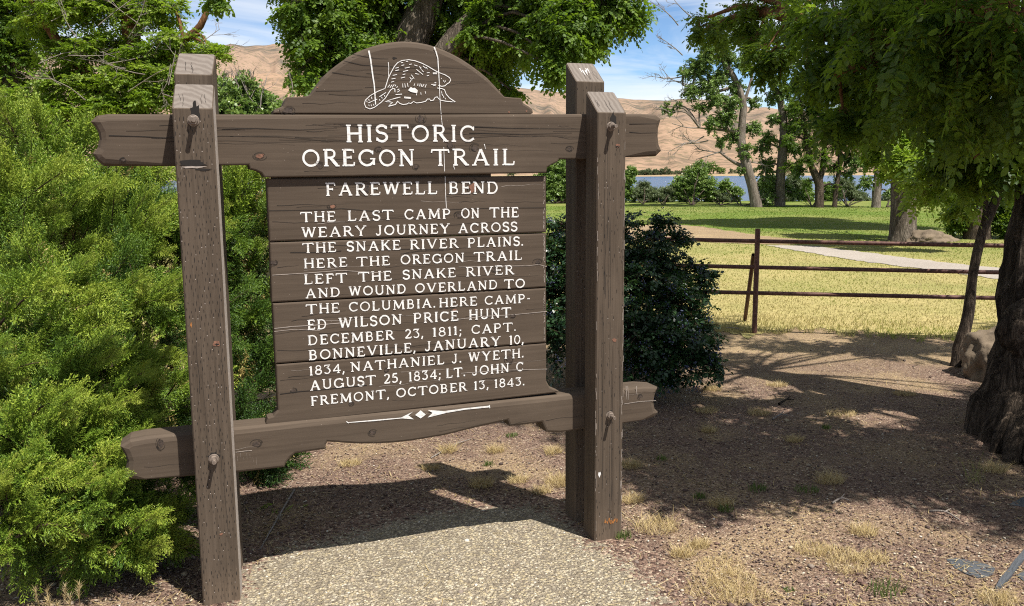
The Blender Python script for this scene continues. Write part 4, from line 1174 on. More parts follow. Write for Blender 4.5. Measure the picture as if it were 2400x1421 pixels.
# --- a thinner tree at the far edge
t = tree('locust_tree', None, 'thin airy tree with a dark slanting trunk at the edge beyond the juniper tips')
tb = Tubes(); cr = Crown(T_LOC); base = PZ(5, 640)
sk = [tb.add([base, PD(12, 330, 15), PD(28, 170, 15), PD(62, 20, 15), PD(90, -160, 15)], [.2, .17, .14, .1, .05], 10, 22, .1, 2.2), tb.add([PD(20, 250, 15), PD(-20, 120, 15), PD(-60, -40, 15)], [.1, .08, .03], 8, 14)]
px_clumps(cr, tb, sk, [(30, 30, 15, .5), (70, 70, 15, .4), (10, 100, 15, .5), (50, 130, 15, .35), (-40, 60, 15, .7), (-60, 180, 15, .7), (20, 190, 15, .35), (-20, 270, 15, .5), (40, 250, 15, .3), (80, 10, 15, .3), (0, -60, 15, .8)], 210, .20, 8, .15, .30, .2, flat=.75)
tw = cr.tw.build('twigs', M_TWIG, t)
finish(t, base, [tb.build('trunk', M_BARKD, t), cr.build(M_LOC, t), tw])


def shrub(name, base, L, tmpl, mat, leaf, dens, label, cat='shrub', group=None, per=8, droop=.0, tint=.5, up=.5, dead=0, stem=M_BARKD, sr=.02, flat=1.0):
    t = tree(name, None, label, cat, group); tb = Tubes(); cr = Crown(tmpl)
    for i, q in enumerate(L):
        u, v, d, r = q[:4]; c = PD(u, v, d)
        b = base + np.array([random.uniform(-.15, .15), random.uniform(-.1, .1), 0]) * max(.3, r)
        m = (b + c) / 2 + np.array([random.uniform(-.2, .2), random.uniform(-.2, .2), .1]) * r
        tb.add([b, m, c], [sr, sr * .8, sr * .4], 5, 7)
        cr.clump(c, (r, r, r * flat), max(8, int(dens * r ** 2.1)), leaf, per, droop, tint + (q[4] if len(q) > 4 else 0), up, sr * .25)
    kids = [tb.build('stem', stem, t), cr.build(mat, t, 'foliage'), cr.tw.build('twigs', stem, t)]
    if dead:
        for _ in range(dead):
            dt = Tubes(); q = random.choice(L); c = PD(*q[:3]) + np.array([random.uniform(-.6, .6), random.uniform(-.4, 0), random.uniform(-.1, .7)]) * q[3]
            dead_spray(dt, c, [random.uniform(-.6, .6), random.uniform(-.3, .3), 1], q[3] * .9, .006, 2); kids.append(dt.build('dead_branch', M_TWIG, t))
    finish(t, base, kids); return t


shrub('wild_shrub', PZ(575, 760), [(530, 228, 9.4, .24), (575, 220, 9.4, .20), (560, 262, 9.3, .30), (610, 250, 9.4, .21), (640, 270, 9.6, .17), (655, 264, 9.7, .12), (590, 310, 9.4, .36), (660, 310, 9.4, .36), (520, 300, 9.4, .36), (600, 400, 9.4, .4)], T_CLU, M_COT, .065, 620,
      'pale green shrub full of bare grey twigs between the gouged post and the arched board', dead=22, stem=M_TWIG)

# --- the locust whose trunk stands at the edge of the picture
t = tree('locust_tree', None, 'near locust tree with a dark gnarled trunk beside the boulder and low overhanging leaves')
tb = Tubes(); cr = Crown(T_LOCN); DT = 6.05
base = PZ(2468, 1062); base = base + np.array([.30, .25, 0])
bd = float((base - CAM) @ M[2])
sk = [tb.add([base - np.array([0, 0, .12]), base + np.array([0, 0, .08]), PD(2478, 930, bd), PD(2494, 800, bd), PD(2498, 700, bd), PD(2512, 560, bd), PD(2520, 420, bd), PD(2500, 230, bd), PD(2500, -60, bd), PD(2460, -380, bd)], [.50, .46, .41, .37, .36, .33, .31, .28, .23, .14], 96, 170, .15, 4.2, .05, 3.0)]
lb = Tubes()
# small boss on the side facing the sapling
tb.add([PD(2450, 690, bd - .12), PD(2392, 742, bd - .2), PD(2372, 785, bd - .2), PD(2410, 850, bd - .1)], [.05, .085, .075, .03], 24, 24, .3, 3.5, .3, 8.0)
for k, (u, v) in enumerate([(2328, 1062), (2362, 1088), (2420, 1108), (2352, 1030)]):
    e = PZ(u, v); tb.add([PD(2480, 940, bd), base * .35 + e * .65 + np.array([0, 0, .13]), e - np.array([0, 0, .05])], [.20, .09, .035], 26, 26, .25, 3.6, .1, 11.0 + k)
br = [[PD(2490, 250, bd), PD(2240, 130, 5.4), PD(2050, 90, 5.2), PD(1890, 50, 5.8), PD(1790, 28, 6.3), PD(1700, 50, 6.8), PD(1620, 88, 7.2)], [PD(1890, 50, 5.8), PD(1800, 0, 6.2), PD(1700, -20, 6.4)], [PD(1790, 28, 6.3), PD(1740, 15, 6.3), PD(1660, 40, 6.6)],
      [PD(2490, 200, bd), PD(2200, 180, 4.8), PD(2050, 150, 4.7), PD(1960, 175, 4.9)], [PD(2490, 150, bd), PD(2300, 20, 4.6), PD(2150, -60, 4.3)], [PD(2490, 300, bd), PD(2380, 330, 5.4), PD(2280, 370, 5.4)]]
for b, r in zip(br, ([.12, .09, .06, .05, .04, .03, .015], [.035, .02, .012], [.03, .02, .01], [.07, .05, .03, .02], [.08, .05, .03], [.05, .03, .015])):
    sk.append(lb.add(b, r, 8, 26, .08, 2.2))
vis = [(1950, 30, 5.2, .40), (2060, 20, 4.6, .42), (2170, 20, 4.2, .42), (2280, 30, 3.9, .45), (2390, 40, 3.8, .45), (1930, 120, 5.2, .30), (2010, 110, 4.9, .36), (2110, 110, 4.5, .36), (2210, 120, 4.1, .36), (2320, 140, 4.0, .40), (2420, 180, 4.0, .4),
       (1870, 175, 5.6, .26), (1800, 160, 5.8, .18), (1960, 190, 5.2, .28), (2060, 210, 4.8, .3), (2160, 220, 4.5, .32), (2260, 240, 4.3, .34), (2360, 270, 4.3, .34), (1990, 235, 5.3, .16), (2080, 270, 5.4, .22), (2180, 290, 5.2, .28), (2280, 330, 5.1, .32), (2380, 350, 5.1, .3), (2130, 320, 5.6, .16), (2220, 370, 5.6, .22), (2310, 410, 5.6, .26, .1), (2390, 420, 5.6, .22),
       (2190, 455, 5.9, .10, .25), (2250, 450, 5.8, .18, .2), (2290, 480, 5.8, .12, .25), (2340, 460, 5.7, .15), (1890, 20, 5.6, .25), (1830, 60, 6.0, .2), (1760, 50, 6.4, .18, .1), (1790, 10, 6.2, .2), (1730, 20, 6.5, .18, .1), (1690, 80, 6.8, .15), (1650, 60, 6.9, .12), (1740, 110, 6.5, .1), (1640, 100, 7.1, .12), (1770, 90, 6.3, .14)]
vis = [(q[0], q[1] - (50 if q[1] >= 100 else 0), q[2], q[3] * .88) + tuple(q[4:]) for q in vis]
vis = [(q[0], q[1] - (45 if q[1] > 255 else 0), q[2], q[3] * .86) + tuple(q[4:]) for q in vis if not (q[0] < 1975 and q[1] > 110)] + [(1830, 125, 5.7, .12), (1790, 140, 5.8, .10), (1975, 255, 5.0, .09), (1930, 150, 5.3, .12)]
px_clumps(cr, lb, sk, [q for q in vis if q[0] >= 1925], 125, .19, 7, .6, .55, 0.0, limb=(.016, .007), twig=.003)
px_clumps(cr, lb, sk, [q for q in vis if q[0] < 1925], 260, .125, 6, .45, .55, 0.0, limb=(.012, .005), twig=.003)
shade = []
for (u, v) in [(1560, 985), (1640, 940), (1560, 1090), (1680, 1050), (1800, 1010), (1720, 1130), (1850, 1100), (1950, 1040), (1900, 1120), (2050, 1080), (2140, 1040), (2090, 1110), (2200, 1090), (2260, 1010), (1700, 840), (1820, 810), (1950, 815), (2080, 820), (2200, 815), (2300, 800), (2420, 1235), (2330, 1150), (1960, 1120), (1620, 1150), (1600, 1030), (2350, 930)]:
    g = PZ(u, v); h = random.uniform(3.5, 4.3) if v > 900 else random.uniform(3.8, 4.6)
    if g[0] < 2.9: h = 3.1 + .25 * (g[0] - 1.8)
    shade.append((g[0] - SUND[0] * h, g[1] - SUND[1] * h, h, random.uniform(.34, .52), .5))
world_clumps(cr, lb, sk, shade, 125, .18, 8, .4, .42, .1, (.03, .010))
hi = []
for (u, v, h, r) in [(2560, 930, 4.5, 1.0), (2620, 1100, 4.2, .9), (2420, 770, 4.8, .7), (1420, 840, 5.6, 1.1), (1600, 770, 6.2, .9), (1500, 1010, 5.2, .7), (1330, 960, 5.8, .6)]:
    g = PZ(u, v); hi.append((g[0] - SUND[0] * h, g[1] - SUND[1] * h, h, r, .7))
world_clumps(cr, lb, sk, hi, 80, .22, 8, .35, .45)
tw = cr.tw.build('twigs', M_BARKO, t)
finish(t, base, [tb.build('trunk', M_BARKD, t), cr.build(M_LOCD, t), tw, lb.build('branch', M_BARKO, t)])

# --- the slim trunk by the boulder
t = tree('young_tree', None, 'slim leaning young trunk rising between the boulder and the pipe fence')
tb = Tubes(); b = PZ(2244, 858); bd2 = float((b - CAM) @ M[2]); cr = Crown(T_LOCN)
sk = [tb.add([b - np.array([0, 0, .1]), PD(2249, 830, bd2), PD(2268, 740, bd2), PD(2282, 640, bd2), PD(2300, 550, bd2), PD(2330, 480, bd2), PD(2362, 410, bd2), PD(2390, 340, bd2), PD(2430, 220, bd2)], [.070, .056, .046, .043, .041, .040, .036, .032, .025], 14, 50, .18, 2.6, .15),
      tb.add([PD(2305, 545, bd2), PD(2312, 440, bd2), PD(2300, 350, bd2)], [.025, .02, .01], 8, 14, .1)]
px_clumps(cr, tb, sk, [(2300, 330, bd2, .28), (2400, 300, bd2, .35), (2170, 440, bd2, .12, .3), (2255, 470, bd2, .14, .3), (2380, 400, bd2, .2), (2450, 200, bd2, .5)], 260, .17, 7, .5, .5, limb=(.014, .006), twig=.003)
tw = cr.tw.build('twigs', M_BARKO, t)
finish(t, b, [tb.build('trunk', M_BARKD, t), cr.build(M_LOC, t), tw])


def boulder(name, c, r, mat, label, seed, sub=5):
    bm = bmesh.new(); bmesh.ops.create_icosphere(bm, subdivisions=sub, radius=1.0)
    for v in bm.verts:
        p = v.co.copy(); k = 1 + .28 * mn.fractal(p * 1.1 + Vector((seed, 0, 0)), .8, 2.0, 7) - .10 * abs(mn.noise(p * 3.0 + Vector((seed, 3, 0)))) + .10 * (abs(mn.noise(p * 2.1 + Vector((0, seed, 0)))) - .2)
        v.co = Vector((p.x * r[0] * k, p.y * r[1] * k, p.z * r[2] * k))
    me = bpy.data.meshes.new(name); bm.to_mesh(me); bm.free(); me.materials.append(mat)
    for p in me.polygons: p.use_smooth = True
    o = link(bpy.data.objects.new(name, me)); o.location = c; tag(o, label, 'boulder'); return o


c = PZ(2345, 905); boulder('boulder', (c[0] + .31, c[1] + .26, .08), (.34, .32, .33), M_ROCK, 'brown boulder half hidden behind the gnarled near trunk', 4.0)
c = PZ(2190, 572); boulder('boulder', (c[0] + .3, c[1] + .5, -.04), (.72, .45, .32), M_ROCK, 'low grey rock on the lawn beside the thick trunk', 9.0)  # shade over this rock put into its colour by the darker stone

# --- trees across the lawn, each standing where its trunk meets the grass
GRP = 'trees along the lake bank'


def bank_tree(label, foot, trunks, rads, clumps, dens, leaf, tmpl, mat, bk, dead=(), droop=.25, tint=.45, name='cottonwood_tree', flat=1.0, sides=12, per=8):
    t = tree(name, None, label, 'tree', GRP); tb = Tubes(); cr = Crown(tmpl); b = PZ(*foot); d = float((b - CAM) @ M[2]); sk = []
    s = d / F
    for i, (tr, rd) in enumerate(zip(trunks, rads)):
        pts = [PD(u, v, d) for u, v in tr]
        if i == 0: pts[0] = b - np.array([0, 0, .2])
        sk.append(tb.add(pts, [r * s for r in rd], sides, 26, .08, 2.2, .05, i + 1.0))
    px_clumps(cr, tb, sk, [(q[0], q[1], d + random.uniform(-.6, .6) * q[2] * s - (q[4] if len(q) > 4 else 0), q[2] * s) + tuple(q[3:4]) for q in clumps], dens / (s * 60) ** 2.1 * 1.7, leaf, per, droop, tint, .2, (.06 * d / 40, .02 * d / 40), flat, .0004 * d)
    kids = [tb.build('trunk', bk, t), cr.build(mat, t), cr.tw.build('twigs', bk, t)]
    if dead:
        for (u, v, dx, dz, L) in dead:
            dt = Tubes(); dead_spray(dt, PD(u, v, d), M.T @ np.array([dx, dz, random.uniform(-.3, .3)]), L * s, 1.6 * s, 4); kids.append(dt.build('dead_branch', M_TWIG, t))
    finish(t, b, kids); return t


bank_tree('leaning cottonwood with a bent grey trunk and bare branches above the lake', (1776, 486),
          [[(1776, 486), (1765, 440), (1752, 395), (1738, 340), (1740, 280), (1742, 240), (1722, 185), (1700, 150), (1675, 105), (1660, 60)], [(1752, 395), (1720, 380), (1690, 360)], [(1740, 310), (1690, 305), (1640, 300)], [(1730, 200), (1670, 215), (1600, 200)], [(1741, 250), (1760, 190), (1770, 130)]],
          [[14, 12, 11.5, 10, 8, 7.5, 7, 6, 4, 2], [5, 4, 2], [4, 3, 1.5], [4, 3, 1.5], [4, 3, 2]],
          [(1630, 165, 34), (1660, 200, 34), (1690, 180, 26), (1620, 215, 26), (1680, 235, 30), (1700, 275, 32), (1670, 290, 24), (1720, 320, 24), (1660, 120, 28), (1695, 100, 28), (1740, 150, 24), (1640, 250, 16), (1745, 355, 22), (1765, 300, 24), (1600, 170, 16), (1720, 60, 24), (1680, 50, 22), (1560, 250, 14), (1575, 262, 12), (1590, 245, 12), (1770, 240, 18), (1640, 90, 14), (1700, 140, 30), (1725, 205, 26), (1750, 100, 28), (1655, 145, 26), (1715, 240, 24), (1690, 330, 16), (1790, 430, 22), (1800, 470, 16), (1735, 400, 12)], 185, .115, T_CLU, M_COT, M_BARKP,
          [(1700, 360, -1, .2, 70), (1690, 355, -1, -.3, 60), (1640, 300, -1, .1, 70), (1620, 200, -1, .3, 60), (1600, 130, -.8, .6, 50), (1600, 180, -1, -.1, 60), (1650, 320, -1, -.4, 60), (1590, 60, -.7, .7, 55), (1620, 40, -.6, .6, 50), (1630, 260, -1, .5, 60), (1720, 300, -.9, .4, 40), (1760, 380, .8, -.2, 40), (1580, 265, -1, .35, 40), (1660, 330, -.9, -.1, 80)])
bank_tree('pale barked cottonwood behind the leaning one', (1828, 484), [[(1828, 484), (1830, 420), (1834, 360), (1838, 310), (1830, 240), (1815, 205), (1800, 150)], [(1836, 320), (1870, 270), (1890, 220)]], [[13, 11, 11, 10, 8, 6, 3], [6, 5, 2]],
          [(1850, 300, 22), (1860, 260, 28), (1820, 190, 26), (1850, 140, 34), (1800, 130, 28), (1880, 190, 34), (1790, 80, 28), (1850, 70, 36), (1800, 330, 26), (1795, 390, 28), (1860, 350, 24), (1800, 430, 24), (1780, 350, 18), (1900, 120, 34), (1840, 440, 22), (1815, 225, 26), (1840, 215, 26), (1845, 340, 22), (1815, 280, 20), (1870, 400, 22), (1800, 455, 22), (1865, 455, 20)], 175, .115, T_CLU, M_COT, M_BARKP, [(1850, 280, .8, .5, 50), (1870, 310, .9, -.3, 40), (1800, 230, -.5, .8, 40), (1880, 300, .9, .2, 50)])
bank_tree('dark forked tree with a dense green crown in front of the lake', (1920, 487), [[(1920, 487), (1921, 450), (1918, 425), (1900, 385), (1890, 330), (1880, 260)], [(1919, 428), (1930, 385), (1932, 320), (1940, 240)]], [[11, 10, 10, 7, 5, 3], [7, 7, 5, 3]],
          [(1900, 340, 34), (1880, 300, 34), (1930, 310, 36, .1), (1910, 260, 36), (1950, 270, 34), (1870, 250, 28), (1960, 340, 26), (1930, 370, 24, .1), (1890, 375, 22), (1850, 330, 20), (1920, 210, 36), (1970, 220, 34), (1870, 200, 30), (1850, 390, 18), (1955, 395, 22), (1960, 440, 18), (1890, 430, 14), (1990, 300, 34), (1940, 180, 40)], 190, .15, T_LOC, M_LOC, M_BARKD, [(1940, 300, .6, .6, 50), (1950, 290, .9, .2, 50), (1910, 290, .3, .8, 40), (1960, 310, .8, .5, 50)], tint=.35, name='locust_tree')
bank_tree('slender pale trunk under low branches near the water', (2053, 487), [[(2053, 487), (2056, 440), (2060, 390), (2058, 320), (2050, 240)]], [[11, 10, 9.5, 8, 5]], [(2040, 330, 34), (2080, 300, 36), (2030, 270, 36), (2070, 230, 38), (2010, 380, 22), (2020, 200, 36), (2080, 400, 24), (2030, 430, 20), (2085, 450, 16)], 185, .115, T_CLU, M_COT, M_BARKP, tint=.4)
bank_tree('thin dark trunk half lost in leaves by the water', (1955, 487), [[(1955, 487), (1962, 430), (1968, 380), (1965, 300)]], [[6, 5.5, 5, 3]], [(1985, 370, 24), (2000, 330, 30), (1975, 300, 28), (1990, 410, 16)], 170, .115, T_CLU, M_COT, M_BARKD, tint=.3)
bank_tree('thick furrowed trunk standing on the lawn beside the grey rock', (2117, 566), [[(2117, 566), (2117, 545), (2117, 500), (2118, 440), (2120, 380), (2118, 300), (2100, 180)], [(2120, 360), (2170, 290), (2210, 200)]], [[38, 31, 28, 27, 28, 22, 14], [14, 12, 6]],
          [(2100, 330, 40, .1, 1.5), (2160, 340, 40, .2, 2.2), (2200, 380, 34, .3, 3), (2150, 410, 26, .35, 3), (2230, 410, 30, .3, 3), (2060, 350, 30, .2, 2), (2210, 440, 22, .35, 3), (2110, 375, 24, .3, 3), (2260, 390, 34, .3, 3.5), (2060, 300, 34, .2, 2.5), (2040, 290, 40), (2250, 340, 40), (2120, 260, 50), (2200, 270, 46), (2085, 395, 16, .3, 2), (2250, 460, 18, .3, 3), (2180, 450, 16, .35, 3), (2110, 170, 60), (2220, 160, 60), (2050, 60, 110, 0, -3), (2200, 20, 130, 0, -3), (2330, 100, 110, 0, -2), (2120, -120, 150, 0, -3), (2300, -140, 150, 0, -3), (2050, -110, 140, 0, -5), (1900, -90, 120, 0, -4), (2180, -60, 130, 0, -6)], 150, .24, T_LOC, M_LOC, M_BARKG, name='locust_tree', sides=24)  # raised tints put the sunlight on the low fringe into leaf colour
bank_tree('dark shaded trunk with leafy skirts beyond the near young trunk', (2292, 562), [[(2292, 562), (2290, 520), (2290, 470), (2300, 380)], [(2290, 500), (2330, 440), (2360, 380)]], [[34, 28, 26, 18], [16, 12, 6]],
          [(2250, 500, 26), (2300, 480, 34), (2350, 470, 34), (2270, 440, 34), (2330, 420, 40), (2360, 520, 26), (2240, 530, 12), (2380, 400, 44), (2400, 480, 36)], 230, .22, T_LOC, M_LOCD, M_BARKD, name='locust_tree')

# --- shrubs on the bank
dB = 47.0
SH = [('willow_shrub', (1508, 480), [(1508, 455, dB, .55), (1490, 462, dB, .5), (1525, 465, dB, .5), (1510, 438, dB, .35)], T_WIL, M_WIL, 'pale willow shrub on the bank close beside the fence side post'),
      ('willow_shrub', (1555, 481), [(1545, 462, dB, .5), (1570, 455, dB, .5), (1560, 470, dB, .4)], T_WIL, M_WIL, 'small grey green willow shrub left of the rounded dark bush'),
      ('bank_bush', (1622, 481), [(1600, 440, dB, .65), (1630, 420, dB, .75), (1655, 440, dB, .65), (1620, 455, dB, .7), (1640, 395, dB, .4), (1590, 460, dB, .45), (1660, 462, dB, .5)], T_CLU, M_COT, 'rounded dark green bush on the bank left of the leaning cottonwood'),
      ('willow_shrub', (1690, 482), [(1680, 465, dB, .45), (1700, 470, dB, .4), (1668, 470, dB, .35), (1720, 474, dB, .25)], T_WIL, M_WIL, 'low willow shrub at the foot of the leaning cottonwood'),
      ('willow_shrub', (1800, 483), [(1800, 452, dB, .6), (1815, 430, dB, .45), (1790, 470, dB, .4), (1850, 465, dB, .5), (1870, 440, dB, .45), (1855, 425, dB, .4)], T_WIL, M_WIL, 'tall leafy shrub between the pale and forked trunks'),
      ('willow_shrub', (1985, 484), [(1960, 455, dB, .5), (1985, 445, dB, .55), (2005, 465, dB, .5), (1970, 430, dB, .35), (2025, 470, dB, .4)], T_WIL, M_WIL, 'light green shrub right of the forked trunk by the water'),
      ('willow_shrub', (2080, 486), [(2080, 470, dB, .4), (2160, 470, dB, .5), (2175, 450, dB, .45), (2095, 455, dB, .3)], T_WIL, M_WIL, 'shrub behind the thick lawn trunk'),
      ('willow_shrub', (1735, 484), [(1725, 455, dB, .45), (1700, 440, dB, .4), (1800, 470, dB, .45), (1830, 470, dB, .4)], T_CLU, M_COT, 'dark leafy shrub just behind the leaning cottonwood foot'),
      ('willow_shrub', (1905, 485), [(1890, 465, dB, .5), (1885, 440, dB, .45), (1940, 468, dB, .45), (1935, 445, dB, .4)], T_CLU, M_COT, 'shrub hugging the forked trunk by the water'),
      ('bank_bush', (1300, 478), [(1300, 425, dB, .7), (1315, 395, dB, .6), (1285, 400, dB, .6), (1300, 455, dB, .7), (1270, 440, dB, .8), (1340, 430, dB, .7), (1330, 455, dB, .6), (1250, 460, dB, .7), (1400, 450, dB, .7), (1470, 425, dB, .55), (1460, 455, dB, .6), (1480, 405, dB, .35)], T_CLU, M_COT, 'bright green bush seen between the text boards and the fence side posts')]
for nm, ft, L, tm, mt, lab in SH:
    shrub(nm, PZ(*ft), L, tm, mt, .15 if tm is T_WIL else .14, 330, lab, 'shrub', 'shrubs on the lake bank', sr=.03, up=.5)
# --- far shore
FARL = [(1420, 404, 7, 0), (1472, 400, 8, 0), (1487, 403, 7, 1), (1506, 400, 6, 1), (1524, 402, 7, 1), (1542, 401, 7, 0), (1560, 400, 6, 1), (1604, 402, 6, 1), (1620, 403, 6, 0), (1740, 402, 7, 1), (1830, 403, 6, 1), (1900, 402, 7, 1), (2045, 403, 6, 1), (2075, 402, 6, 0), (1480, 402, 7, 1), (1497, 404, 5, 1), (1515, 403, 6, 1), (1533, 404, 5, 1), (1550, 402, 6, 1), (1568, 404, 5, 1), (1588, 404, 5, 1), (1650, 392, 16, 2), (1672, 388, 17, 2), (1690, 398, 11, 2), (1720, 403, 6, 1), (1760, 402, 7, 1), (1800, 404, 6, 0), (1860, 402, 6, 1), (1945, 402, 7, 1), (1990, 403, 7, 0), (2020, 403, 6, 1), (1315, 403, 6, 1), (1200, 405, 6, 1), (1050, 406, 7, 1)]
kinds = ['light green willow on the far shore', 'hazy grey green willow on the far shore', 'dark tall tree on the far shore behind the leaning cottonwood']
for k, (u, v, rp, kd) in enumerate(FARL):
    d = 600.0; rp = rp * 1.55 if kd < 2 else rp; r = rp * d / F; t = tree('shore_tree', None, kinds[kd], 'tree', 'trees on the far shore'); cr = Crown([T_CLU[0]]); c = PD(u, v + 2, d); tb = Tubes()
    gz = -2.4; c[2] = max(c[2], gz + r * .6)
    for _ in range(5):
        cc = c + np.array([random.uniform(-1, 1) * r * 1.2, random.uniform(-.5, .5) * r, random.uniform(-.5, .5) * r])
        cr.clump(cc, (r * .8, r * .8, r * .7), 26, r * .22, 5, 0.1, .5, .3, r * .01)
    tb.add([(c[0], c[1], gz - 1.5), (c[0], c[1], c[2])], [r * .08, r * .05], 5, 3)
    finish(t, (c[0], c[1], gz), [tb.build('trunk', M_BARKD, t), cr.build(M_WIL if kd < 2 else M_COT, t)])

# --- berry shrub behind the fence side post
bb = PZ(1500, 860)
t = tree('berry_shrub', None, 'dark holly leaved shrub with clusters of blue berries between sign and pipe fence', 'shrub')
tb = Tubes(); cr = Crown(T_HOL); bpos = []
BL = [(1555, 535, 7.5, .14), (1545, 575, 7.5, .16), (1500, 610, 7.3, .28), (1560, 640, 7.3, .20), (1620, 640, 7.3, .16), (1655, 655, 7.2, .07), (1630, 690, 7.2, .11), (1490, 700, 7.1, .36), (1580, 730, 7.0, .32), (1630, 775, 6.9, .19), (1490, 800, 6.8, .36), (1580, 830, 6.7, .30), (1650, 835, 6.7, .15), (1670, 860, 6.6, .09), (1400, 650, 7.4, .38), (1400, 780, 7.0, .38),
      (1320, 540, 7.5, .20), (1305, 610, 7.4, .28), (1310, 700, 7.2, .30), (1315, 790, 6.9, .26), (1240, 650, 7.5, .35), (1240, 760, 7.2, .35), (1470, 540, 7.5, .14), (1420, 560, 7.6, .25), (1620, 860, 6.6, .18), (1530, 870, 6.6, .22), (1600, 560, 7.5, .06)]
for (u, v, d, r) in BL:
    c = PD(u, v, d); c[2] = max(c[2], .12); b = bb + np.array([random.uniform(-.5, .3), random.uniform(-.1, .4), 0])
    tb.add([b, (b + c) / 2 + np.array([random.uniform(-.08, .08), random.uniform(-.08, .08), .05]), c], [.014, .011, .005], 5, 8)
    cr.clump(c, r, max(10, int(760 * r ** 2)), .078, 6, .15, .42, .45, .004)
    for _ in range(int(60 * r)):
        p = c + rdir(1)[0] * r * random.uniform(.7, 1.0)
        for _ in range(9): bpos.append(p + np.array([random.gauss(0, .016), random.gauss(0, .016), random.gauss(0, .024)]))
bm = bmesh.new(); bmesh.ops.create_icosphere(bm, subdivisions=1, radius=1.0); iv = np.array([v.co for v in bm.verts]); itf = np.array([[v.index for v in f.verts] for f in bm.faces]); bm.free()
bp = np.array(bpos); bs = rng.uniform(.0045, .0075, len(bp))
V = (iv[None] * bs[:, None, None] + bp[:, None]).reshape(-1, 3); Fc = (itf[None] + (np.arange(len(bp)) * len(iv))[:, None, None]).reshape(-1, 3)
kb = np_mesh('berries', V, Fc, M_BERRY, t, smooth=True); kb['kind'] = 'stuff'
finish(t, bb, [tb.build('stem', M_STEM, t), cr.build(M_HOLLY, t, 'foliage'), cr.tw.build('twigs', M_STEM, t), kb])

# --- juniper


def t_juniper(n2=15, n3=9, seed=0):
    r = random.Random(seed); V = []; Fc = []; T = []
    def blade(p, d, l, w, t):
        d = d / np.linalg.norm(d); s = np.cross(d, [r.uniform(-1, 1), r.uniform(-1, 1), r.uniform(-1, 1)]); s /= np.linalg.norm(s) + 1e-9; b = len(V)
        V.extend([p - s * w * .5, p + s * w * .5, p + d * l * .6 + s * w * .55, p + d * l]); Fc.append([b, b + 1, b + 2, b + 3]); T.append(t)
    stem = lambda t: np.array([t, .05 * math.sin(3 * t + seed), .10 * t * (1 - t) - .12 * t ** 3])
    for i in range(12): blade(stem(i / 12), stem((i + 1.3) / 12) - stem(i / 12), .11, .016, .26 if i < 4 else .08)
    for i in range(n2):
        t = .10 + .88 * i / n2; p = stem(t); sg = 1 if i % 2 else -1; L = (.34 * (1 - t) ** .7 + .10) * r.uniform(.7, 1.15)
        a = r.uniform(-.7, .7)
        d = np.array([.85, sg * math.cos(a), math.sin(a) * .8 + .1]); d /= np.linalg.norm(d)
        for k in range(n3):
            s = (k + .5) / n3; q = p + d * L * s + np.array([0, 0, -.05 * s * s])
            e = d * .8 + np.array([r.uniform(-.1, .5), r.uniform(-.9, .9), r.uniform(-.9, .9)])
            blade(q, e, r.uniform(.045, .095) * (1.15 - .4 * s), r.uniform(.017, .028), .05 * s + .10 * t * s)
        blade(p + d * L * .1, d, L * .95, .014, .02)
    return np.array(V), np.array(Fc), np.array(T)


T_JUN = [t_juniper(15, 9, s) for s in range(6)]
jb = PZ(150, 1180)
t = tree('juniper_bush', None, 'large bright green juniper bush with feathery drooping sprays beside the sign', 'bush')
cr = Crown(T_JUN); tb = Tubes()


def jun_lobe(c, r, n, size, flow, tint):
    """a mass of the bush: many feathered shoots leaving its heart, with dark gaps between them"""
    c = np.asarray(c, float); r = float(r); m = max(6, int(n / 33))
    d = norm(rdir(m * 3) + np.asarray(flow) * .55 + np.array([0, 0, .25])); d = d[(d @ norm(CAM - c)) > -.45][:m]; m = len(d)
    per = 24
    tip = c + d * r * rng.uniform(.45, 1.28, (m, 1)); bas = c + d * r * .12 + rdir(m) * r * .22
    mid = (tip + bas) / 2 + rdir(m) * r * .10 + np.array([0, 0, .10 * r]); tip[:, 2] += rng.uniform(-.12, .14, m) * r
    tip[:, 2] = np.maximum(tip[:, 2], .06)
    tb.many(bas, mid, tip, .006, .0015)
    t = rng.uniform(.12, 1.0, (m, per, 1)) ** .75
    P = (1 - t) ** 2 * bas[:, None] + 2 * t * (1 - t) * mid[:, None] + t * t * tip[:, None]
    T = norm(2 * (1 - t) * (mid - bas)[:, None] + 2 * t * (tip - mid)[:, None])
    side = rng.normal(size=(m, per, 3)); side = norm(side - T * (side * T).sum(-1, keepdims=True))
    X = T + side * (.95 - .55 * t); X[..., 2] += .10
    L = size * rng.uniform(.7, 1.25, (m, per)) * (1.2 - .55 * t[..., 0]); Z = side + np.array([0, 0, .7])
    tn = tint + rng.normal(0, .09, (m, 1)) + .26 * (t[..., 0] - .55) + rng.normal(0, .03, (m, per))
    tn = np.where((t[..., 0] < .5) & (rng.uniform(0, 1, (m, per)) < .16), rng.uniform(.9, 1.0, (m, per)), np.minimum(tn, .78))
    k = (P[..., 2] > .04).ravel()
    cr.put(P.reshape(-1, 3)[k], X.reshape(-1, 3)[k], Z.reshape(-1, 3)[k], L.ravel()[k], np.clip(tn.ravel()[k], 0, 1), .06)


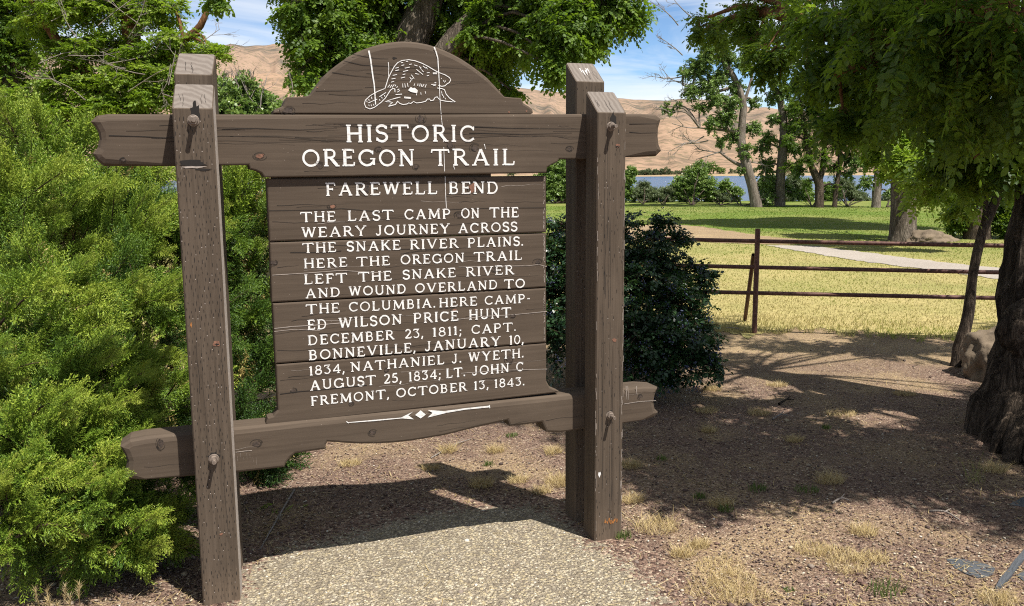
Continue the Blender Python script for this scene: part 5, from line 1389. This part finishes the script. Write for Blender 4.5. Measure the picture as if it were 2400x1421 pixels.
def jun_plume(pts, n, size, tint, stemr=.008, droop=.0):
    """a long leading shoot feathered with sprays along both sides"""
    P = smooth_path(pts, 24); T = np.gradient(P, axis=0); T = norm(T); tb.add(pts, [stemr, stemr * .7, stemr * .3], 5, 16)
    t = rng.uniform(.05, 1.0, n); i = np.minimum((t * 23).astype(int), 22); f = (t * 23 - i)[:, None]
    Q = P[i] * (1 - f) + P[i + 1] * f; side = rdir(n); side = norm(side - T[i] * (side * T[i]).sum(1)[:, None])
    X = T[i] * .95 + side * .65; X[:, 2] += .12 - droop; L = size * rng.uniform(.7, 1.2, n) * (1.15 - .45 * t)
    cr.put(Q, X, side + np.array([0, 0, .8]), L, np.clip(tint + .18 * t + rng.normal(0, .04, n), 0, 1), .06)


FL = M.T @ np.array([.55, .35, -.1])
# mass from back to front: (u, v, depth, radius, number)
for (u, v, d, r, n, ti) in [(50, 540, 6.3, .52, 520, .30), (210, 560, 6.4, .50, 460, .28), (330, 580, 6.2, .56, 500, .30), (60, 560, 5.5, .62, 560, .36), (200, 600, 5.5, .62, 600, .34), (380, 640, 5.7, .62, 520, .24), (570, 560, 6.3, .55, 520, .27), (620, 640, 6.3, .60, 520, .22), (560, 760, 6.0, .58, 460, .18),
                            (80, 760, 4.8, .52, 520, .34), (230, 760, 4.9, .52, 520, .27), (360, 800, 5.1, .52, 420, .20), (490, 800, 5.8, .46, 320, .16), (640, 800, 6.1, .45, 300, .16), (40, 930, 4.3, .45, 520, .34), (170, 920, 4.25, .42, 520, .36), (280, 960, 4.5, .42, 420, .26), (-60, 700, 4.9, .6, 420, .34), (-90, 1000, 4.2, .55, 420, .34),
                            (50, 1080, 3.95, .36, 460, .34), (160, 1080, 3.95, .34, 480, .36), (250, 1120, 4.0, .30, 380, .32), (60, 1220, 3.75, .32, 420, .34), (170, 1220, 3.75, .32, 460, .36), (270, 1230, 3.85, .27, 360, .34), (340, 1260, 3.95, .17, 160, .33), (20, 1265, 3.6, .17, 240, .34), (140, 1255, 3.65, .16, 240, .34), (250, 1265, 3.7, .14, 200, .34), (-80, 1250, 3.6, .4, 300, .34),
                            (600, 900, 5.6, .42, 240, .13), (560, 940, 5.4, .30, 130, .10), (430, 1150, 4.5, .16, 60, .10), (590, 1085, 5.0, .20, 90, .08), (555, 1050, 5.2, .22, 90, .08), (640, 1060, 5.3, .15, 60, .08)]:  # low tints: shade behind the sign put into these leaves' colour
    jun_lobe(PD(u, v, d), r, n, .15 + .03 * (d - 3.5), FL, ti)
for (a, b, c, n, sz, ti) in [((60, 440, 6.0), (40, 330, 5.8), (-10, 235, 5.6), 60, .26, .42), ((120, 440, 6.0), (110, 350, 5.9), (75, 275, 5.8), 60, .26, .40), ((150, 420, 6.0), (175, 340, 5.9), (215, 300, 5.8), 50, .24, .40), ((60, 500, 5.4), (40, 450, 5.2), (0, 385, 5.0), 60, .24, .44), ((20, 560, 5.2), (60, 470, 5.0), (150, 400, 4.9), 60, .22, .44),
                             ((150, 560, 5.3), (190, 480, 5.2), (270, 430, 5.1), 60, .22, .42), ((250, 540, 5.8), (300, 450, 5.7), (370, 400, 5.7), 60, .23, .40), ((530, 560, 6.0), (560, 470, 5.9), (610, 410, 5.9), 60, .22, .42), ((540, 520, 6.0), (530, 460, 5.9), (545, 400, 5.9), 50, .22, .42), ((300, 640, 5.4), (340, 560, 5.3), (410, 500, 5.4), 60, .22, .40),
                             ((0, 760, 4.4), (60, 700, 4.2), (130, 670, 4.1), 46, .19, .46), ((100, 780, 4.3), (170, 730, 4.15), (220, 710, 4.1), 46, .19, .46), ((120, 830, 4.2), (190, 780, 4.1), (250, 760, 4.1), 40, .17, .46), ((200, 900, 4.2), (280, 850, 4.15), (335, 830, 4.2), 46, .18, .44), ((120, 1020, 3.9), (220, 960, 3.85), (300, 950, 3.9), 46, .17, .46), ((40, 1040, 3.8), (90, 960, 3.7), (170, 930, 3.7), 46, .17, .46),
                             ((150, 1130, 3.75), (230, 1100, 3.7), (285, 1105, 3.75), 40, .16, .46), ((200, 1230, 3.75), (310, 1210, 3.75), (405, 1205, 3.9), 50, .16, .44), ((260, 1270, 3.75), (340, 1245, 3.75), (385, 1240, 3.8), 36, .14, .44), ((0, 1180, 3.6), (60, 1130, 3.5), (130, 1120, 3.5), 46, .15, .46), ((40, 1260, 3.5), (110, 1230, 3.45), (180, 1240, 3.5), 40, .14, .44),
                             ((220, 1300, 3.7), (290, 1300, 3.65), (330, 1320, 3.65), 36, .13, .42), ((300, 950, 4.7), (330, 900, 4.6), (350, 950, 4.5), 36, .15, .34), ((560, 1240, 4.6), (620, 1220, 4.6), (695, 1205, 4.6), 22, .12, .40), ((330, 1000, 4.5), (350, 980, 4.4), (345, 1010, 4.3), 20, .12, .4)]:
    jun_plume([PD(*a), PD(*b), PD(*c)], n, sz, ti)
for (u, v, d, k, ln) in [(60, 520, 5.9, 7, .5), (220, 540, 6.0, 7, .45), (340, 580, 5.8, 7, .45), (60, 620, 5.1, 8, .45), (200, 640, 5.1, 8, .42), (370, 680, 5.3, 7, .4), (560, 560, 5.9, 6, .45), (600, 680, 5.9, 5, .4), (80, 800, 4.5, 8, .36), (220, 800, 4.6, 8, .34), (40, 950, 4.0, 7, .32), (170, 960, 3.95, 8, .30), (290, 980, 4.2, 6, .30),
                        (60, 1090, 3.7, 7, .26), (170, 1090, 3.7, 7, .26), (260, 1120, 3.8, 6, .24), (60, 1210, 3.55, 6, .22), (170, 1210, 3.55, 6, .22), (280, 1220, 3.65, 6, .22)]:
    c = PD(u, v, d)
    for _ in range(k):
        sp_ = d / F * 95; a = c + M[0] * random.uniform(-1, 1) * sp_ + M[1] * random.uniform(-1, 1) * sp_ + M[2] * random.uniform(-.05, .15)
        dr = M[0] * random.uniform(.2, 1.0) + np.array([0, 0, random.uniform(.25, 1.0)]) - M[2] * random.uniform(-.1, .5); dr /= np.linalg.norm(dr); L = ln * random.uniform(.7, 1.2)
        b2 = a + dr * L + np.array([0, 0, -.10 * L]); m2 = (a + b2) / 2 + np.array([0, 0, .09 * L])
        jun_plume([a, m2, b2], int(34 + 30 * L), .085 + .016 * (d - 3.5), random.uniform(.34, .5), .004)
for (u, v, d) in [(90, 420, 6.3), (250, 430, 6.4), (330, 520, 6.2), (200, 600, 5.5), (380, 640, 5.7), (560, 500, 6.3), (620, 640, 6.3), (230, 760, 4.9), (360, 800, 5.1), (480, 820, 5.6), (170, 920, 4.3), (280, 960, 4.5), (600, 900, 5.6), (160, 1080, 4.0), (60, 1220, 3.8), (430, 1120, 4.3)]:
    c = PD(u, v, d); b = np.array([jb[0] + random.uniform(-.3, .3) + .3 * (c[0] - jb[0]), jb[1] + 1.0 + random.uniform(-.3, .3) + .3 * (c[1] - jb[1] - 1), 0.0])
    m = (b + c) / 2 + np.array([0, 0, .12]); tb.add([b, m, c], [.035, .022, .008], 6, 12, .1)
    for _ in range(5):
        e = c + rdir(1)[0] * .4; tb.add([m * .5 + c * .5, (m + e) / 2 + rdir(1)[0] * .06, e], [.012, .008, .003], 5, 7)
finish(t, jb, [tb.build('stem', M_STEM, t), cr.build(M_JUN, t, 'foliage')])

# ------------------------------------------------------------------ pipe fence
pbase = PZ(1768, 781); pd = float((pbase - CAM) @ M[2])
FN = empty('pipe_fence', pbase.tolist()); tag(FN, 'rusted pipe rail fence with three rails and one leaning brace behind the shrub', 'fence')
FO = Vector((-pbase).tolist())


def zat(u, v):                             # height above the ground at the post's own distance
    d = ray(u, v); hp = pbase - CAM; k = math.hypot(hp[0], hp[1]) / math.hypot(d[0], d[1]); return CAM[2] + d[2] * k


def fpart(name, paths, mat=M_RUST):
    tb = Tubes()
    for pts, r in paths: tb.add(pts, [r, r], 12, max(2, len(pts)))
    o = tb.build(name, mat, FN); o.location = FO; return o


ztop = zat(1770, 536); pr = .027
o = fpart('post', [([pbase - np.array([0, 0, .3]), pbase + np.array([0, 0, ztop])], pr)])
mbc = MB(); mbc.add([(pbase[0] + pr * 1.02 * math.cos(a), pbase[1] + pr * 1.02 * math.sin(a), ztop) for a in np.linspace(0, 2 * math.pi, 13)[:-1]], [tuple(range(12))]); k = mbc.build('cap', M_RUST, o)
bz = PZ(1745, 750); fpart('brace', [([bz - np.array([0, 0, .05]), pbase + np.array([-.01, .045, zat(1766, 598)])], .022)])
for (vl, vp, vr) in ((561, 566, 577), (622, 627.5, 640), (683, 688, 700.5)):
    z = zat(1770, vp); l = PZ(1500, vl - (1600 - 1500) * .02, z); r = PZ(2365, vr, z); m = pbase + np.array([0, 0, z]); off = (r - m); off /= np.linalg.norm(off); nb = np.array([-off[1], off[0], 0]) * .035
    r2 = r + off * 1.2; pts = [l - off * 0 + nb, m + nb, r2 + nb]
    tb = Tubes(); tb.add(pts, [.0215, .0215, .0215], 12, 40); oo = tb.build('rail', M_RUST, FN); oo.location = FO

# ------------------------------------------------------------------ small growth and litter on the ground


def blades(P, h, w, lean, tint, name, mat, kind='stuff'):
    n = len(P); a = rng.uniform(0, 2 * np.pi, n); s = np.stack([np.cos(a), np.sin(a), np.zeros(n)], 1) * (w * rng.uniform(.7, 1.3, n))[:, None]
    b = rng.uniform(0, 2 * np.pi, n); hh = (h * rng.uniform(.5, 1.3, n))[:, None]; L = np.stack([np.cos(b), np.sin(b), np.zeros(n)], 1) * hh * rng.uniform(.2, 1.0, (n, 1)) * lean
    up = np.array([0, 0, 1.]) * hh
    mid = P + L * .40 + up * .62; tip = P + L + up
    V = np.stack([P - s, P + s, mid + s * .7, mid - s * .7, tip + s * .12, tip - s * .12], 1)
    b0 = (np.arange(n) * 6)[:, None]; Fc = np.concatenate([b0 + np.array([[0, 1, 2, 3]]), b0 + np.array([[3, 2, 4, 5]])], 1).reshape(-1, 4)
    o = np_mesh(name, V.reshape(-1, 3), Fc, mat, tint=np.repeat(np.clip(tint, 0, 1), 2))
    if kind: o['kind'] = kind
    return o


def fbm(x, y, s, z=0.0):
    return np.array([mn.fractal(Vector((a * s, b * s, z)), 1.0, 2.0, 4) for a, b in zip(x, y)])


PATHPOLY = np.array([PZ(u, v)[:2] for u, v in [(1800, 577), (1900, 578), (1983, 588.6), (2108, 605), (2233, 620), (2367, 632), (2800, 672), (2800, 740), (2367, 659), (2233, 640.7), (2108, 626), (2025, 615.7), (1921, 599), (1850, 586)]])
DIRTPOLY = np.array([PZ(u, v)[:2] for u, v in [(1400, 536), (1470, 531), (1560, 526), (1640, 531), (1720, 544), (1800, 556), (1920, 568), (1840, 576), (1700, 572), (1600, 566), (1400, 563)]])
PAVEPOLY = np.array([PZ(u, v)[:2] for u, v in PAVE_PX])


def inside(x, y, poly):
    r = np.zeros(len(x), bool); n = len(poly)
    for i in range(n):
        (x1, y1), (x2, y2) = poly[i], poly[(i + 1) % n]
        c = ((y1 > y) != (y2 > y)) & (x < (x2 - x1) * (y - y1) / (y2 - y1 + 1e-12) + x1); r ^= c
    return r


n = 150000
a = rng.uniform(math.radians(-6), math.radians(56), n); rr = 9.6 * (4.6 ** (rng.uniform(0, 1, n) ** 1.25))
x = CAM[0] + rr * np.sin(a); y = CAM[1] + rr * np.cos(a)
ok = ~inside(x, y, PATHPOLY) & ~inside(x, y, DIRTPOLY); ok &= rr > np.array([lawn_edge(q) for q in a]) - .25; x, y, rr, a = x[ok], y[ok], rr[ok], a[ok]
z = np.array([ground_h(p, q) for p, q in zip(x, y)]) + .004
g = np.clip((rr - 15) * .08, 0, 1) * .6 + fbm(x, y, .35) * .45 + fbm(x, y, 1.7, 3.0) * .30 + .27
blades(np.stack([x, y, z], 1), np.full(len(x), .019) * (1 + .02 * rr) * (1 + .7 * (rr < 10.8)), .0021 * (rr / 6), 1.0, g + rng.normal(0, .10, len(x)), 'lawn_grass', M_GRASS)

# gravel: separate stones lying loose on dirt and pavement
u = rng.uniform(-260, 2660, 26000); v = 800 + 760 * rng.uniform(0, 1, 26000) ** .75
G = np.array([PZ(p, q) for p, q in zip(u, v)]); pv = inside(G[:, 0], G[:, 1], PAVEPOLY); keep = np.where(pv, rng.uniform(0, 1, len(G)) < .30, rng.uniform(0, 1, len(G)) < .8); G, pv = G[keep], pv[keep]
sz = rng.uniform(.0025, .0065, len(G)) * np.where(rng.uniform(0, 1, len(G)) < .025, 2.4, 1)
K = iv[None] * (1 + rng.uniform(-.28, .28, (len(G), len(iv), 1))) * (sz[:, None, None] * np.array([1.25, 1.0, .62])[None, None]); an = rng.uniform(0, 6.28, len(G)); ca, sa = np.cos(an)[:, None], np.sin(an)[:, None]
K = np.stack([K[..., 0] * ca - K[..., 1] * sa, K[..., 0] * sa + K[..., 1] * ca, K[..., 2]], -1) + G[:, None] + np.array([0, 0, .004])
tn = np.where(pv, rng.uniform(.5, 1.0, len(G)), np.clip(rng.beta(1.4, 2.4, len(G)) + (rng.uniform(0, 1, len(G)) < .03) * .5, 0, 1))
o = np_mesh('gravel', K.reshape(-1, 3), (itf[None] + (np.arange(len(G)) * len(iv))[:, None, None]).reshape(-1, 3), M_PEB, tint=np.repeat(tn, len(itf))); o['kind'] = 'stuff'

# straw litter
n = 26000
u = rng.uniform(-300, 2700, n); v = 745 + 800 * rng.uniform(0, 1, n) ** 1.15
G = np.array([PZ(p, q) for p, q in zip(u, v)]); f = fbm(G[:, 0], G[:, 1], 1.6, 4.0) + .35 * (v < 1000); pv = inside(G[:, 0], G[:, 1], PAVEPOLY)
keep = (rng.uniform(0, 1, n) < np.clip(.38 + f * 1.1, .08, 1)) & ~(pv & (rng.uniform(0, 1, n) < .93)); G = G[keep]; n = len(G)
an = rng.uniform(0, 6.28, n); L = rng.uniform(.015, .06, n) * np.where(rng.uniform(0, 1, n) < .05, 2.2, 1); dv = np.stack([np.cos(an), np.sin(an), rng.uniform(-.06, .16, n)], 1) * L[:, None]; sv = np.stack([-np.sin(an), np.cos(an), np.zeros(n)], 1) * rng.uniform(.0008, .0018, n)[:, None]
p0 = G + np.array([0, 0, .007]); V = np.stack([p0 - sv, p0 + sv, p0 + dv + sv * .6 + np.array([0, 0, .002]), p0 + dv - sv * .6 + np.array([0, 0, .002])], 1)
o = np_mesh('straw_litter', V.reshape(-1, 3), np.arange(n * 4).reshape(n, 4), M_STRAW, tint=rng.beta(2, 2, n)); o['kind'] = 'stuff'


def tuft(name, px, n, h, spread, mat, tint, label, cat, group, w=.0010, lean=2.0):
    n = int(n * 2.2); h = h * .55; spread *= 1.15
    c = PZ(*px); r = spread * np.sqrt(rng.uniform(0, 1, n)); a = rng.uniform(0, 6.28, n)
    P = np.stack([r * np.cos(a), r * np.sin(a) * .8, np.zeros(n)], 1)
    o = blades(P, np.full(n, h), w, lean, tint + rng.normal(0, .14, n), name, mat, None); o.location = (c[0], c[1], .003); return tag(o, label, cat, group)


DRY = [((1050, 1060), .085, .05, 'golden tuft of dry grass under the scalloped beam'), ((1160, 1060), .07, .05, None), ((1296, 1062), .07, .05, None), ((1310, 1135), .10, .07, None), ((1128, 1140), .09, .06, 'brown tuft inside the sign shadow'), ((1540, 1240), .09, .10, 'wide dry tuft right of the bird limed post foot'),
       ((1640, 1282), .06, .045, None), ((1600, 1302), .06, .05, None), ((2025, 1252), .07, .06, None), ((1905, 1292), .05, .08, None), ((1965, 1305), .05, .09, None), ((2045, 1312), .055, .07, None), ((1990, 1330), .04, .09, None), ((1690, 1330), .04, .10, None), ((1720, 1365), .045, .10, None), ((1665, 1385), .04, .10, None), ((1745, 1400), .05, .09, None),
       ((1945, 1130), .09, .07, 'dull tuft in the tree shade'), ((2330, 1105), .08, .06, 'dry tuft at the foot of the gnarled trunk'), ((1668, 915), .07, .07, None), ((1780, 970), .06, .08, None), ((1655, 965), .05, .08, None), ((1970, 972), .05, .10, None), ((1690, 1185), .07, .06, None), ((1480, 1095), .07, .06, None), ((1662, 1012), .06, .05, None), ((2340, 1410), .06, .07, None), ((1270, 1155), .06, .05, None), ((1215, 1130), .06, .05, None), ((1860, 1035), .06, .05, None), ((2120, 925), .05, .08, None), ((1820, 905), .05, .08, None), ((1480, 1175), .06, .06, None), ((820, 1090), .05, .06, None), ((1010, 1100), .05, .05, None)]
for px, h, s, lab in DRY:
    tuft('dry_grass_tuft', px, int(90 + 900 * s), h, s, M_STRAW, .62, lab or 'straw coloured tuft of dry grass on the gravelly dirt', 'grass tuft', 'dry grass tufts')
tuft('tall_grass_tuft', (2285, 1130), 22, .26, .06, M_GRASS, .45, 'tall thin grass tuft leaning by the gnarled trunk', 'grass tuft', None, .0007, 1.2)
GREEN = [((1200, 1024), .045, .035, 'small green weed just under the stepped end of the lower beam'), ((1146, 1092), .05, .03, 'little dark weed at the edge of the sign shadow'), ((1460, 1262), .07, .035, 'leafy weed at the foot of the bird limed post'), ((1778, 1150), .06, .05, 'broad weed in the tree shade right of the posts'), ((1890, 1152), .05, .06, 'low weed with a yellow leaf in the tree shade'),
         ((1700, 1198), .05, .04, 'weed beside a dry tuft at the shade edge'), ((1552, 1078), .05, .03, 'tiny weed right of the lower beam end'), ((2075, 1388), .07, .07, 'bright green weed with spread blades near the weed fabric'), ((1936, 1005), .05, .03, 'single pale sprout lit in the shade'), ((1640, 1168), .05, .03, 'small shaded sprout behind the wide dry tuft'), ((1850, 1385), .02, .02, 'tiny round weed in sunlit gravel')]
for px, h, s, lab in GREEN:
    tuft('green_weed', px, int(18 + 330 * s), h, s, M_WEED, .5, lab, 'weed', 'green weeds', .0022, .9)

# foxtails at the juniper's foot
for k, (px, h) in enumerate([((95, 1460), .14), ((112, 1455), .12), ((125, 1465), .10), ((150, 1460), .15), ((165, 1468), .12), ((182, 1458), .14), ((140, 1472), .09)]):
    c = PZ(*px); tp = np.array([random.uniform(-.015, .02), random.uniform(-.02, .02), h]); nb = 70
    f = rng.uniform(.62, 1.0, nb)[:, None]; P = tp[None] * f; b = blades(P, np.full(nb, .022), .0007, 1.2, rng.uniform(.5, 1, nb), 'seed_head', M_STRAW, None)
    tb = Tubes(); tb.add([np.zeros(3), tp * .5 + np.array([.004, 0, 0]), tp], [.0012, .001, .0008], 5, 8); t = tb.build('foxtail_grass', M_STRAW); t.location = (c[0], c[1], 0); b.parent = t
    tag(t, ['leftmost stalk', 'second stalk', 'third stalk, half height', 'tallest middle stalk', 'stalk right of the tallest', 'rightmost stalk', 'shortest front stalk'][k] + ' of foxtail grass below the juniper', 'foxtail grass', 'foxtail grass below the juniper')

# strips of weed fabric showing through the gravel


def cloth(px, label, lift=.004):
    P = np.array([PZ(u, v) for u, v in px]); c = P.mean(0); bm = bmesh.new()
    vs = [bm.verts.new((p[0] - c[0], p[1] - c[1], 0)) for p in P]; bm.faces.new(vs)
    bmesh.ops.triangulate(bm, faces=bm.faces[:]); bmesh.ops.subdivide_edges(bm, edges=bm.edges[:], cuts=4, use_grid_fill=True)
    for v in bm.verts:
        q = v.co + Vector(c.tolist()); v.co.z = lift + .006 * mn.noise(Vector((q.x * 14, q.y * 14, 0))) + .003 * mn.noise(Vector((q.x * 50, q.y * 20, 0)))
    r = bmesh.ops.extrude_face_region(bm, geom=bm.faces[:]); bmesh.ops.translate(bm, vec=(0, 0, -.012), verts=[g for g in r['geom'] if isinstance(g, bmesh.types.BMVert)])
    bmesh.ops.recalc_face_normals(bm, faces=bm.faces[:])
    me = bpy.data.meshes.new('weed_fabric'); bm.to_mesh(me); bm.free(); me.materials.append(M_FABRIC)
    o = link(bpy.data.objects.new('weed_fabric', me)); o.location = (c[0], c[1], .0); tag(o, label, 'fabric', 'weed fabric scraps')


cloth([(2218, 1313), (2240, 1311), (2290, 1318), (2332, 1334), (2328, 1346), (2312, 1354), (2288, 1356), (2262, 1346), (2238, 1332)], 'flat grey scrap of weed fabric lying in sunlit gravel')
cloth([(2420, 1285), (2400, 1292), (2378, 1318), (2358, 1345), (2340, 1368), (2332, 1385), (2345, 1380), (2366, 1360), (2385, 1335), (2402, 1312), (2440, 1295)], 'curled grey strip of weed fabric standing out of gravel', .012)
cloth([(2384, 1352), (2400, 1338), (2450, 1330), (2460, 1360), (2405, 1368)], 'grey fabric corner at the picture edge below the curled strip')
cloth([(2365, 1184), (2400, 1166), (2470, 1165), (2480, 1195), (2410, 1190)], 'dark fabric scrap in shade near the gnarled trunk')

# fallen sticks
for k, (a, b, r, lab) in enumerate([((1700, 770), (1745, 779), .008, 'short stick beside the fence post foot'), ((1825, 950), (1860, 940), .009, 'dark stick in the shade beyond the weeds'), ((1810, 985), (1845, 975), .007, 'bent twig lying in the tree shade'), ((690, 1150), (610, 1290), .006, 'thin stem leaning beside the gouged post'), ((1010, 1075), (1105, 1030), .004, 'long dry stem across the gravel under the sign'), ((1950, 1182), (1990, 1175), .006, 'twig at the shade edge'), ((2180, 1200), (2250, 1222), .006, 'yellow dry stalks lying in the sun')]):
    A, B_ = PZ(*a), PZ(*b); tb = Tubes(); tb.add([A + np.array([0, 0, r]), (A + B_) / 2 + np.array([.01, .01, r + .015]), B_ + np.array([0, 0, r])], [r, r * .8, r * .5], 6, 10, .15)
    d = (B_ - A); m = (A + B_) / 2 + np.array([0.01, .01, .015 + r]); tb.add([m, m + d * .2 + np.array([.03, .03, .01])], [r * .6, r * .3], 5, 4)
    o = tb.build('fallen_twig', M_TWIG if k != 1 else M_BARKD); tag(o, lab, 'twig', 'fallen twigs')
